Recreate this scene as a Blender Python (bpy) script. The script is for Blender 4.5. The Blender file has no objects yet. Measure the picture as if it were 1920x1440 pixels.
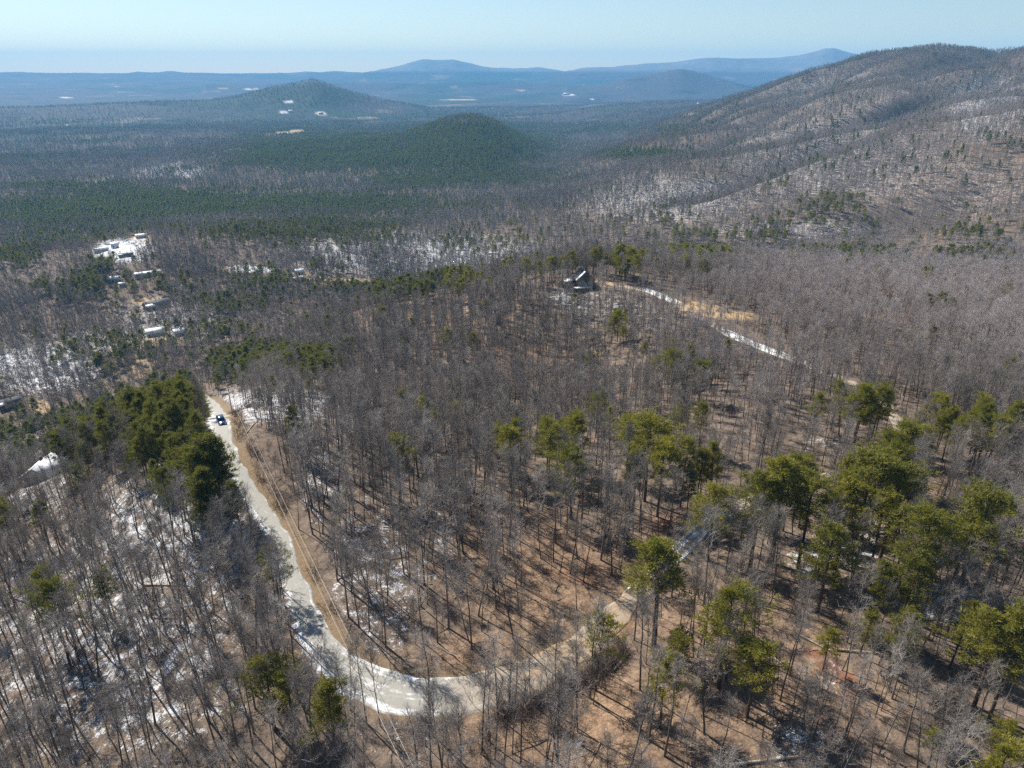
import bpy, math, random
import numpy as np

R = math.radians
scene = bpy.context.scene
COL = scene.collection

# ------------------------------------------------------------------ camera, sky, sun, exposure
F_PX, PITCH, CAM_Z = 1340.0, R(23.5), 81.0          # focal length in px of a 1920 wide frame
cam_d = bpy.data.cameras.new('camera')
cam_d.sensor_width = 36.0
cam_d.lens = F_PX * 36.0 / 1920.0
cam_d.clip_start = 1.0
cam_d.clip_end = 80000.0
cam = bpy.data.objects.new('camera', cam_d)
COL.objects.link(cam)
cam.location = (0, 0, CAM_Z)
cam.rotation_euler = (R(90) - PITCH, 0, 0)
scene.camera = cam

SUN_AZ, SUN_EL = R(-45), R(42)                      # azimuth from +Y towards +X
world = bpy.data.worlds.new('World')
scene.world = world
world.use_nodes = True
wn = world.node_tree
bg = wn.nodes['Background']
sky = wn.nodes.new('ShaderNodeTexSky')
sky.sky_type = 'NISHITA'
sky.sun_disc = False
sky.sun_elevation = SUN_EL
sky.sun_rotation = SUN_AZ
sky.altitude = 300
sky.air_density = 1.0
sky.dust_density = 0.1
sky.ozone_density = 1.0
wn.links.new(sky.outputs[0], bg.inputs[0])
bg.inputs[1].default_value = 0.074

sun_d = bpy.data.lights.new('sun', 'SUN')
sun_d.energy = 5.0
sun_d.angle = R(0.5)
sun_d.color = (1.0, 0.95, 0.87)
sun = bpy.data.objects.new('sun', sun_d)
COL.objects.link(sun)
sun.rotation_euler = (R(90) - SUN_EL, 0, math.pi - SUN_AZ)

vs = scene.view_settings
vs.view_transform = 'Standard'
vs.look = 'None'
vs.exposure = 0.66
vs.gamma = 1.0
vs.use_curve_mapping = False
cy = scene.cycles
cy.max_bounces = 6
cy.diffuse_bounces = 2
cy.glossy_bounces = 2
cy.transmission_bounces = 3
cy.volume_bounces = 3
cy.transparent_max_bounces = 8
cy.caustics_reflective = False
cy.caustics_refractive = False
cy.use_denoising = False

rng = np.random.default_rng(7)
random.seed(7)

# ------------------------------------------------------------------ helpers: noise, terrain, projection
_LAT = np.random.default_rng(11).random((256, 256)).astype(np.float64)


def vnoise(x, y):
    xi = np.floor(x).astype(np.int64); yi = np.floor(y).astype(np.int64)
    fx = x - xi; fy = y - yi
    fx = fx * fx * fx * (fx * (fx * 6 - 15) + 10); fy = fy * fy * fy * (fy * (fy * 6 - 15) + 10)
    a = _LAT[xi & 255, yi & 255]; b = _LAT[(xi + 1) & 255, yi & 255]
    c = _LAT[xi & 255, (yi + 1) & 255]; d = _LAT[(xi + 1) & 255, (yi + 1) & 255]
    return (a * (1 - fx) + b * fx) * (1 - fy) + (c * (1 - fx) + d * fx) * fy


def fbm(x, y, s, o=4, seed=0.0):
    v = 0.0; a = 0.5; t = 0.0
    x = x / s + seed * 17.31; y = y / s + seed * 9.77
    for _ in range(o):
        v = v + a * (vnoise(x, y) - 0.5); t += a
        x, y = x * 2.03 * 0.8 + y * 2.03 * 0.6 + 5.2, -x * 2.03 * 0.6 + y * 2.03 * 0.8 + 1.3
        a *= 0.5
    return v / t * 2.0          # about -1..1


def sstep(a, b, x):
    t = np.clip((x - a) / (b - a), 0, 1)
    return t * t * (3 - 2 * t)


PHI = np.array([-60, -50, -37, -28, -20, -12, -4, 4, 12, 20, 28, 37, 50, 60.0])
RAD = np.array([40, 60, 90, 130, 170, 192, 220, 270, 340, 420, 520, 650, 850, 1100, 1450, 1900, 2400, 3000, 4000, 5500, 7500, 10500, 13600.0])
ZT = np.array([
    [-10, -8, -6, -4, -2, 0, 0, 1, 3, 4, 5, 6, 8, 8],
    [-10, -9, -6, -4, -2, 0, 0, 1, 3, 4, 5, 6, 8, 8],
    [-17, -15, -10, -5, 0, 0, 0, 1, 2, 4, 6, 7, 8, 8],
    [-22, -20, -12, -4, 0, 0, -1, 0, 2, 4, 6, 7, 7, 7],
    [-28, -26, -17, -2, 0.5, -6, -10, -8, -2, 2, 4, 5, 5, 5],
    [-32, -30, -20, -7, -5, -12, -14, -13, -5, 1, 3, 4, 4, 4],
    [-38, -35, -25, -20, -15, -19, -22, -20, -10, -3, 0, 0, 0, 0],
    [-60, -58, -55, -50, -32, -28, -26, -22, -8, -4, -2, -2, -2, -2],
    [-82, -80, -85, -74, -56, -41, -29, -10, -11, -11, -11, -11, -10, -10],
    [-97, -95, -96, -87, -73, -48, -36, -26, -23, -23, -22, -22, -20, -20],
    [-102, -100, -98, -92, -88, -85, -80, -60, -50, -45, -40, -35, -35, -35],
    [-106, -105, -100, -95, -92, -94, -102, -100, -90, -80, -75, -65, -60, -60],
    [-110, -108, -100, -90, -92, -100, -108, -100, -85, -70, -55, -35, -20, -20],
    [-116, -115, -110, -110, -114, -118, -114, -100, -55, -36, -10, 20, 40, 40],
    [-124, -122, -122, -124, -128, -132, -132, -118, -46, -8, 34, 56, 60, 60],
    [-130, -128, -130, -132, -134, -136, -138, -128, -52, 8, 66, 82, 90, 90],
    [-136, -135, -135, -135, -135, -135, -140, -146, -95, 18, 97, 98, 100, 100],
    [-140, -140, -140, -140, -140, -140, -142, -148, -102, 44, 84, 88, 90, 90],
    [-145, -145, -145, -145, -145, -145, -148, -152, -72, -20, 20, 50, 60, 60],
    [-150, -150, -150, -150, -150, -150, -152, -150, -135, -110, -100, -90, -90, -90],
    [-128] * 14, [-38] * 14, [76] * 14], float)


def _cr_up(tab, xs, xq):
    """monotone-ish cubic (Catmull-Rom on uneven knots) along axis 0"""
    m = np.zeros_like(tab)
    d = np.diff(tab, axis=0) / np.diff(xs)[:, None]
    h = np.diff(xs)[:, None]
    m[1:-1] = (d[:-1] * h[1:] + d[1:] * h[:-1]) / (h[1:] + h[:-1])
    m[0] = d[0]; m[-1] = d[-1]
    i = np.clip(np.searchsorted(xs, xq, side='right') - 1, 0, len(xs) - 2)
    t = ((xq - xs[i]) / (xs[i + 1] - xs[i]))[:, None]; hh = (xs[i + 1] - xs[i])[:, None]
    return ((2 * t ** 3 - 3 * t ** 2 + 1) * tab[i] + (t ** 3 - 2 * t ** 2 + t) * hh * m[i]
            + (-2 * t ** 3 + 3 * t ** 2) * tab[i + 1] + (t ** 3 - t ** 2) * hh * m[i + 1])


LR = np.log(RAD)
_NR, _NP = 500, 400
_lr_q = np.linspace(LR[0], LR[-1], _NR)
_ph_q = np.linspace(PHI[0], PHI[-1], _NP)
_D = _cr_up(ZT, LR, _lr_q)
_D = _cr_up(_D.T.copy(), PHI, _ph_q).T


def px_to_phi(x, y):
    """azimuth (deg) and elevation (rad) of a pixel of the 1920x1440 photograph"""
    u = (np.asarray(x, float) - 960) / F_PX; v = (720 - np.asarray(y, float)) / F_PX
    dx = u; dy = math.cos(PITCH) + v * math.sin(PITCH); dz = -math.sin(PITCH) + v * math.cos(PITCH)
    return np.degrees(np.arctan2(dx, dy)), np.arctan2(dz, np.hypot(dx, dy))


def _ridge(r0, w, pts):
    p = np.array(pts, float)
    ph, el = px_to_phi(p[:, 0], p[:, 1])
    return r0, w, ph, CAM_Z + r0 * np.tan(el)


RIDGES = [
    _ridge(12400, 900, [(600, 150), (640, 141), (700, 133), (745, 125), (765, 118), (780, 114), (795, 111), (820, 113), (850, 112), (880, 118), (920, 127), (960, 128), (1010, 126), (1035, 130), (1060, 134), (1120, 148)]),
    _ridge(11300, 900, [(990, 150), (1040, 136), (1100, 127), (1150, 126), (1200, 120), (1270, 116), (1310, 109), (1340, 107), (1400, 109), (1460, 108), (1500, 103), (1530, 95), (1545, 91), (1565, 90), (1590, 97), (1640, 108), (1700, 115), (1800, 125), (2000, 150)]),
    _ridge(13200, 450, [(-100, 136.6), (0, 135.6), (40, 134.8), (60, 136), (235, 137.3), (255, 134.6), (275, 136), (300, 135.6), (315, 133), (345, 136), (420, 137.5), (540, 137), (575, 134), (600, 135.5), (625, 133), (660, 135), (700, 137)]),
    _ridge(8000, 700, [(1060, 170), (1130, 158), (1190, 142), (1225, 137), (1255, 131), (1280, 128), (1300, 132), (1340, 146), (1380, 155), (1440, 170)]),
    _ridge(2230, 520, [(330, 290), (400, 286), (450, 282), (520, 277), (560, 274), (640, 270), (700, 263), (750, 256), (800, 239), (835, 229), (868, 225), (900, 227), (925, 234), (950, 247), (975, 261), (1000, 275), (1030, 293), (1060, 318)]),
    _ridge(2600, 620, [(1040, 301), (1100, 286), (1150, 268), (1250, 230), (1300, 209), (1350, 195), (1400, 179), (1450, 162), (1500, 144), (1550, 126), (1590, 114), (1640, 108), (1700, 105), (1760, 103), (1800, 107), (1870, 108), (1920, 103), (2000, 101), (2200, 101)]),
    _ridge(5000, 520, [(-400, 206), (-100, 204.5), (100, 202), (300, 196), (380, 192), (430, 186), (470, 176), (510, 167), (545, 161), (568, 153.5), (582, 151), (600, 154), (630, 166), (660, 174), (690, 182), (720, 190), (760, 197), (800, 204)]),
    _ridge(9000, 500, [(380, 158), (560, 156), (640, 153), (760, 155), (900, 153), (1010, 156), (1100, 158)]),
]


def _pol(x_px, r):
    ph, _ = px_to_phi(x_px, 160)
    return r * math.sin(R(float(ph))), r * math.cos(R(float(ph)))


HILLS = []   # (x, y, sx, sy, height)
for xp, r, sx, sy, h in [
    (200, 3300, 700, 300, 12), (1130, 4300, 500, 280, 35), (1010, 5200, 700, 260, 18), (1250, 5200, 600, 300, 40), (240, 4700, 900, 500, 10),
]:
    hx, hy = _pol(xp, r)
    HILLS.append((hx, hy, sx, sy, h))


def base_z(x, y):
    x = np.asarray(x, float); y = np.asarray(y, float)
    r = np.maximum(np.hypot(x, y), 1e-6)
    ph = np.degrees(np.arctan2(x, y))
    php = np.where(ph > 120, 240 - ph, np.where(ph < -120, -240 - ph, ph))   # behind the camera the land mirrors smoothly
    php = np.clip(php, PHI[0], PHI[-1])
    a = np.clip((np.log(np.maximum(r, RAD[0])) - LR[0]) / (LR[-1] - LR[0]) * (_NR - 1), 0, _NR - 1.001)
    b = np.clip((php - PHI[0]) / (PHI[-1] - PHI[0]) * (_NP - 1), 0, _NP - 1.001)
    i = a.astype(int); j = b.astype(int); fa = a - i; fb = b - j
    z = (_D[i, j] * (1 - fa) + _D[i + 1, j] * fa) * (1 - fb) + (_D[i, j + 1] * (1 - fa) + _D[i + 1, j + 1] * fa) * fb
    z = np.where(np.abs(ph) > 60, z * (1 - sstep(60, 110, np.abs(ph))) + -4.0 * sstep(60, 110, np.abs(ph)) * sstep(3000, 300, r) + z * 0 + sstep(60, 110, np.abs(ph)) * np.minimum(_D[i, j] * 0.6, 60) * sstep(300, 3000, r), z)
    for hx, hy, sx, sy, h in HILLS:
        z = z + h * np.exp(-((x - hx) / sx) ** 2 - ((y - hy) / sy) ** 2)
    for r0, w, pp, zz in RIDGES:
        zr = np.interp(ph, pp, zz, left=-400, right=-400) + fbm(x, y, 420, 3, 3) * r0 * 0.0003
        k = np.exp(-np.abs((r - r0) / w) ** 2.0)
        z = np.maximum(z, zr * k + (z - 5) * (1 - k))
    # relief: small near, broader far, gullies on the right hand mountain
    n1 = fbm(x, y, 38, 4, 1)
    z = z + n1 * 1.5 * sstep(30, 200, r)
    z = z + fbm(x, y, 190, 4, 2) * (9 * sstep(380, 900, r))
    z = z + fbm(x, y, 900, 4, 5) * (16 * sstep(2600, 5500, r)) * (1 - sstep(8500, 12000, r))
    mt = sstep(8, 18, ph) * sstep(650, 1000, r) * (1 - sstep(3600, 5000, r))
    al = x * 0.83 + y * 0.56
    ac = -x * 0.56 + y * 0.83
    gul = 1 - np.abs(fbm(ac, al * 0.4, 340, 3, 8)) * 2
    z = z - mt * 44 * np.clip(gul, 0, 1) ** 2 + mt * 9
    return z


def proj(x, y, z):
    dz = z - CAM_Z
    c, s = math.cos(PITCH), math.sin(PITCH)
    d = y * c - dz * s
    d = np.where(np.abs(d) < 1e-6, 1e-6, d)
    return 960 + F_PX * x / d, 720 - F_PX * (y * s + dz * c) / d, d


_T = np.exp(np.linspace(math.log(45), math.log(16000), 2500))


def hit(px, py, lift=0.0, zf=None):
    """ground point seen at a pixel of the photograph (lift: a surface that much above the ground)"""
    zf = zf or base_z
    u = (px - 960) / F_PX; v = (720 - py) / F_PX
    d = np.array([u, math.cos(PITCH) + v * math.sin(PITCH), -math.sin(PITCH) + v * math.cos(PITCH)])
    d /= np.linalg.norm(d)
    X = d[0] * _T; Y = d[1] * _T; Z = CAM_Z + d[2] * _T
    g = zf(X, Y) + lift - Z
    k = np.argmax(g > 0)
    if k == 0:
        k = len(_T) - 1
    t0, t1 = _T[k - 1], _T[k]
    w = -g[k - 1] / (g[k] - g[k - 1] + 1e-9)
    t = t0 + (t1 - t0) * np.clip(w, 0, 1)
    return np.array([d[0] * t, d[1] * t, CAM_Z + d[2] * t])


# ------------------------------------------------------------------ the gravel road: centre line, width, cut into the ground
ROAD_PX = [(382, 744), (393, 752), (404, 766), (412, 785), (418, 808), (426, 834), (440, 868), (458, 902), (480, 936), (503, 970), (524, 1006), (540, 1044), (553, 1085), (567, 1128), (584, 1170), (610, 1212), (648, 1252),
           (695, 1282), (745, 1300), (800, 1307), (860, 1303), (925, 1288), (990, 1266), (1045, 1238), (1095, 1206), (1138, 1170), (1178, 1130), (1222, 1085), (1270, 1035), (1320, 990), (1390, 945), (1480, 912), (1570, 888), (1650, 858),
           (1690, 815), (1665, 765), (1590, 715), (1490, 675), (1400, 640), (1340, 610), (1290, 582), (1252, 560), (1205, 543), (1150, 536), (1115, 534)]
ctrl = np.array([hit(*p)[:2] for p in ROAD_PX])


def spline(P, n):
    P = np.asarray(P, float)
    d = np.concatenate([[0], np.cumsum(np.linalg.norm(np.diff(P, axis=0), axis=1))])
    q = np.linspace(0, d[-1], n)
    return _cr_up(P, d, q), q


road_c, road_s = spline(ctrl, 700)
road_z = base_z(road_c[:, 0], road_c[:, 1])
_k = np.hanning(41); _k /= _k.sum()
road_z = np.convolve(np.pad(road_z, 20, mode='edge'), _k, mode='valid')
_rp = proj(road_c[:, 0], road_c[:, 1], road_z)
_cs = np.concatenate([[0], np.cumsum(np.linalg.norm(np.diff(ctrl, axis=0), axis=1))])
road_u = np.interp(road_s, _cs, np.arange(len(ctrl)))      # runs 0..n along the listed points
road_hw = np.interp(road_u, [0, 1, 2, 3, 5, 7, 10, 13, 15, 17, 19, 21, 23, 26, 29, 32, 36.5, 37.5, 38.5, 39.2, 40.2, 41, 42.2, 43, 44], [2.0, 2.6, 2.6, 2.2, 1.5, 1.45, 1.5, 1.7, 2.1, 3.0, 3.4, 3.2, 2.7, 2.0, 1.5, 1.4, 1.4, 2.2, 2.2, 1.4, 1.5, 2.6, 2.4, 1.5, 1.5])


def road_dist(x, y):
    """distance to the road's centre line, index of the nearest point and side (+1 on its right)"""
    x = np.asarray(x, float).ravel(); y = np.asarray(y, float).ravel()
    dd = np.full(x.shape, 1e9); ii = np.zeros(x.shape, int); sd = np.ones(x.shape)
    m = np.where((np.hypot(x, y) < 460) & (y > 20))[0]
    P = road_c[::2]
    tan = np.gradient(road_c, axis=0)[::2]
    for k in range(0, len(m), 20000):
        q = m[k:k + 20000]
        dx = x[q, None] - P[None, :, 0]; dy = y[q, None] - P[None, :, 1]
        d2 = dx * dx + dy * dy
        j = d2.argmin(1); a = np.arange(len(q))
        dd[q] = np.sqrt(d2[a, j]); ii[q] = j * 2
        sd[q] = np.sign(tan[j, 1] * dx[a, j] - tan[j, 0] * dy[a, j])
    return dd, ii, sd


def ground(x, y, want=False):
    shp = np.shape(x)
    z = np.asarray(base_z(x, y)).ravel()
    d, i, sd = road_dist(x, y)
    hw = road_hw[i]
    w = 1 - sstep(hw + 0.6, hw + 5.5, d)
    z = z * (1 - w) + (road_z[i] - 0.10) * w
    if want:
        return z.reshape(shp), d.reshape(shp), i.reshape(shp), sd.reshape(shp)
    return z.reshape(shp)


# ------------------------------------------------------------------ maps of what grows and lies where (photo regions carried to the ground)
def blobs(px, py, L):
    v = np.zeros(np.shape(px))
    for cx, cy_, rx, ry, p in L:
        e = np.exp(-(((px - cx) / rx) ** 2 + ((py - cy_) / ry) ** 2) ** 2)
        v = np.maximum(v, p * e)
    return v


SNOW_L = [(200, 1200, 330, 330, .46), (60, 900, 120, 120, .45), (330, 1000, 220, 170, .5), (70, 690, 160, 60, .6), (520, 760, 170, 45, .55), (600, 900, 60, 110, .42), (700, 1090, 120, 190, .42), (820, 980, 60, 160, .36), (640, 1230, 90, 60, .42),
          (1600, 1010, 110, 80, .42), (1790, 1130, 120, 50, .6), (1510, 1050, 40, 40, .5), (1540, 830, 60, 40, .32), (1560, 1270, 40, 40, .35), (1500, 1400, 100, 60, .4), (1350, 1340, 40, 40, .25), (760, 1400, 160, 70, .3),
          (1130, 575, 120, 45, .42), (1230, 600, 70, 40, .35), (1060, 560, 40, 30, .5), (900, 575, 80, 25, .4), (780, 480, 320, 55, .55), (640, 470, 120, 40, .5), (230, 470, 70, 30, .7), (330, 600, 160, 50, .45), (560, 510, 180, 25, .4), (200, 640, 120, 30, .5),
          (1250, 370, 260, 70, .45), (1560, 300, 340, 130, .42), (1800, 350, 250, 90, .36), (1500, 430, 260, 30, .42), (1620, 180, 300, 80, .38), (1850, 200, 120, 90, .5), (330, 320, 80, 20, .6), (200, 325, 120, 20, .45), (1480, 650, 100, 30, .25), (720, 780, 120, 60, .25), (640, 800, 60, 60, .4), (900, 900, 120, 60, .22), (480, 505, 60, 8, .8)]
ORANGE_L = [(1050, 1080, 220, 130, .9), (900, 1230, 140, 60, .8), (1150, 1360, 320, 120, .9), (1400, 1180, 220, 130, .7), (1000, 680, 110, 35, .8), (820, 590, 150, 40, .55), (1800, 340, 200, 140, .25), (1880, 220, 60, 70, .5), (1640, 590, 60, 20, .9), (1820, 555, 160, 20, .5), (1500, 1320, 200, 90, .6), (1700, 960, 200, 90, .4)]
FIELD_L = [(620, 527, 85, 9, 1), (285, 566, 40, 9, 1), (255, 588, 14, 9, .8), (1300, 578, 50, 14, 1), (1370, 592, 60, 8, 1), (1136, 529, 28, 10, 1), (1645, 588, 34, 10, .9), (225, 470, 50, 14, 1), (265, 450, 30, 10, .9), (460, 502, 50, 7, 1), (570, 515, 20, 8, .9), (75, 762, 22, 14, .9), (295, 640, 50, 8, .8), (260, 690, 40, 30, .5),
           (537, 250, 22, 4, 1), (510, 254, 16, 3, 1), (556, 246, 16, 4, 1), (602, 214, 16, 2.2, 1), (530, 210, 12, 1.8, 1), (1066, 178, 14, 2, 1), (860, 187, 40, 1.6, 1), (690, 221, 24, 1.6, 1), (975, 170, 16, 1.5, .9), (1297, 215, 20, 2.4, 1), (468, 167, 22, 1.6, .8), (415, 165, 16, 1.4, .8), (125, 183, 16, 1.6, .8), (540, 191, 12, 2.4, .9), (230, 237, 6, 1.2, .8), (1110, 186, 6, 1, .9), (218, 162, 6, 1, .8)]
SNOWFIELD_L = [(537, 249, 14, 2.4, .9), (602, 213, 12, 1.6, 1), (530, 210, 10, 1.4, 1), (1066, 178, 12, 1.6, 1), (468, 167, 20, 1.2, 1), (540, 191, 10, 2, 1), (218, 474, 40, 6, .62), (265, 447, 24, 6, .6), (455, 500, 42, 4, .9), (640, 533, 30, 2, .6), (480, 507, 30, 4, .8), (218, 162, 6, 1, .8), (1110, 186, 6, 1, .9), (125, 183, 14, 1.2, .7), (340, 535, 14, 5, .6)]
PINE_L = [(295, 765, 105, 62, .99), (345, 850, 95, 75, .97), (165, 790, 90, 38, .95), (15, 810, 60, 45, .95), (400, 920, 62, 62, .97), (150, 850, 50, 35, .8), (480, 668, 120, 26, .9), (600, 680, 50, 22, .85), (200, 650, 110, 30, .5), (400, 612, 100, 14, .6), (60, 770, 50, 20, .4),
          (1510, 742, 60, 14, .85), (1660, 775, 100, 28, .97), (1850, 800, 110, 38, .99), (1760, 790, 60, 30, .8), (1690, 850, 60, 45, .9), (1480, 915, 70, 45, .9), (1630, 910, 80, 60, .92), (1220, 830, 45, 60, .85), (1340, 690, 50, 18, .7), (1150, 590, 40, 18, .6), (1180, 625, 60, 25, .4), (1240, 675, 60, 20, .5), (1330, 760, 70, 40, .45), (1340, 880, 60, 40, .6), (1100, 760, 200, 50, .14), (1030, 820, 50, 25, .5), (955, 820, 25, 16, .5),
          (740, 535, 140, 14, .9), (860, 515, 60, 14, .7), (1010, 500, 60, 12, .4), (1170, 490, 60, 14, .8), (1320, 472, 90, 12, .75), (1600, 470, 130, 9, .85), (1820, 468, 60, 8, .6), (1340, 440, 80, 10, .4),
          (640, 290, 330, 50, .97), (880, 270, 170, 60, .97), (420, 380, 480, 28, .9), (160, 395, 220, 30, .92), (330, 345, 330, 14, .9), (560, 415, 220, 40, .75), (30, 475, 55, 22, .95), (700, 330, 350, 22, .85), (200, 530, 160, 25, .5), (490, 520, 80, 18, .6), (430, 560, 90, 20, .35), (190, 495, 30, 20, .8), (130, 440, 120, 18, .55),
          (1200, 285, 120, 10, .85), (1310, 252, 60, 8, .85), (1160, 240, 170, 12, .6), (580, 176, 170, 24, .8), (1440, 335, 40, 14, .4), (1570, 375, 70, 22, .6), (1500, 410, 90, 14, .5), (1830, 430, 70, 10, .6), (1440, 440, 60, 8, .6), (1250, 410, 40, 30, .5), (900, 445, 90, 25, .45), (700, 440, 60, 20, .45), (60, 300, 200, 14, .8), (300, 262, 260, 6, .5), (150, 225, 300, 8, .6), (1500, 250, 400, 40, .12), (620, 250, 60, 6, .6),
          (540, 240, 40, 5, .9), (900, 200, 150, 6, .5)]
SPARSE_L = [(1050, 1130, 230, 120, .48), (1150, 1370, 320, 90, .42), (1560, 1180, 160, 110, .3), (1680, 1330, 250, 110, .2), (470, 850, 50, 60, .85), (535, 960, 30, 50, .8), (585, 1090, 30, 60, .7), (620, 1160, 30, 40, .7), (740, 1250, 140, 26, .8), (560, 770, 90, 28, .7), (480, 760, 70, 22, .95), (850, 1245, 120, 35, .7), (800, 1380, 120, 40, .5), (1150, 565, 90, 30, .5)]


def snow_map(px, py, x, y):
    s = blobs(px, py, SNOW_L)
    s = np.maximum(s, 0.10)
    out = (px < -60) | (px > 1980) | (py > 1500) | (y < 10)
    s = np.where(out, 0.3, s)
    return s


def pine_map(px, py, x, y):
    p = blobs(px, py, PINE_L)
    rr_ = np.hypot(x, y)
    patch = sstep(-0.28, 0.12, fbm(x, y, 330, 4, 12))
    p = p * (1 - sstep(700, 1100, rr_) * (1 - patch) * 0.85 * (1 - blobs(px, py, [(830, 270, 260, 62, 1), (600, 290, 180, 28, 1)])))
    b = 0.025 + 0.10 * sstep(0.1, 0.5, fbm(x, y, 90, 3, 6)) + 0.07 * sstep(600, 1100, np.hypot(x, y)) * sstep(-.1, .5, fbm(x, y, 260, 3, 7)) * (px < 1100)
    b = b + 0.22 * sstep(2500, 4000, np.hypot(x, y)) * sstep(0.05, 0.3, fbm(x, y, 500, 3, 9)) * (px < 1250)
    return np.maximum(p, b)


# ------------------------------------------------------------------ materials
def new_mat(name):
    m = bpy.data.materials.new(name)
    m.use_nodes = True
    n = m.node_tree
    b = n.nodes['Principled BSDF']
    b.inputs['Roughness'].default_value = 0.85
    b.inputs['Specular IOR Level'].default_value = 0.2
    return m, n, b


def N(n, t, **kw):
    o = n.nodes.new(t)
    for k, v in kw.items():
        if hasattr(o, k):
            setattr(o, k, v)
        else:
            o.inputs[k].default_value = v
    return o


def L(n, a, b):
    n.links.new(a, b)


def mixc(n, f, a, b):
    m = n.nodes.new('ShaderNodeMix'); m.data_type = 'RGBA'
    for s, v in ((0, f), (6, a), (7, b)):
        if isinstance(v, (tuple, list)):
            m.inputs[s].default_value = (*v, 1)
        elif isinstance(v, (int, float)):
            m.inputs[s].default_value = v
        else:
            n.links.new(v, m.inputs[s])
    return m.outputs[2]


def math_(n, op, a, b=None, c=None, clamp=False):
    m = n.nodes.new('ShaderNodeMath'); m.operation = op; m.use_clamp = clamp
    for i, v in enumerate((a, b, c)):
        if v is None:
            continue
        if isinstance(v, (int, float)):
            m.inputs[i].default_value = v
        else:
            n.links.new(v, m.inputs[i])
    return m.outputs[0]


def noise(n, scale, detail=4, vec=None, rough=0.55):
    t = n.nodes.new('ShaderNodeTexNoise')
    t.inputs['Scale'].default_value = scale
    t.inputs['Detail'].default_value = detail
    t.inputs['Roughness'].default_value = rough
    if vec is not None:
        n.links.new(vec, t.inputs['Vector'])
    return t.outputs['Fac']


def ramp(n, f, a, b):
    m = n.nodes.new('ShaderNodeMapRange')
    m.interpolation_type = 'SMOOTHSTEP'
    n.links.new(f, m.inputs[0])
    m.inputs[1].default_value = a; m.inputs[2].default_value = b
    return m.outputs[0]


def pos(n):
    return n.nodes.new('ShaderNodeTexCoord').outputs['Object']


def attr(n, name):
    a = n.nodes.new('ShaderNodeAttribute'); a.attribute_name = name
    return a.outputs['Fac']


def flat_mat(name, col, rough=0.8, spec=0.2, var=0.12, scale=1.5, metal=0.0):
    m, n, b = new_mat(name)
    f = noise(n, scale, 4, pos(n))
    c = mixc(n, f, tuple(v * (1 - var) for v in col), tuple(min(1, v * (1 + var)) for v in col))
    L(n, c, b.inputs['Base Color'])
    b.inputs['Roughness'].default_value = rough
    b.inputs['Specular IOR Level'].default_value = spec
    b.inputs['Metallic'].default_value = metal
    return m


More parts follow.
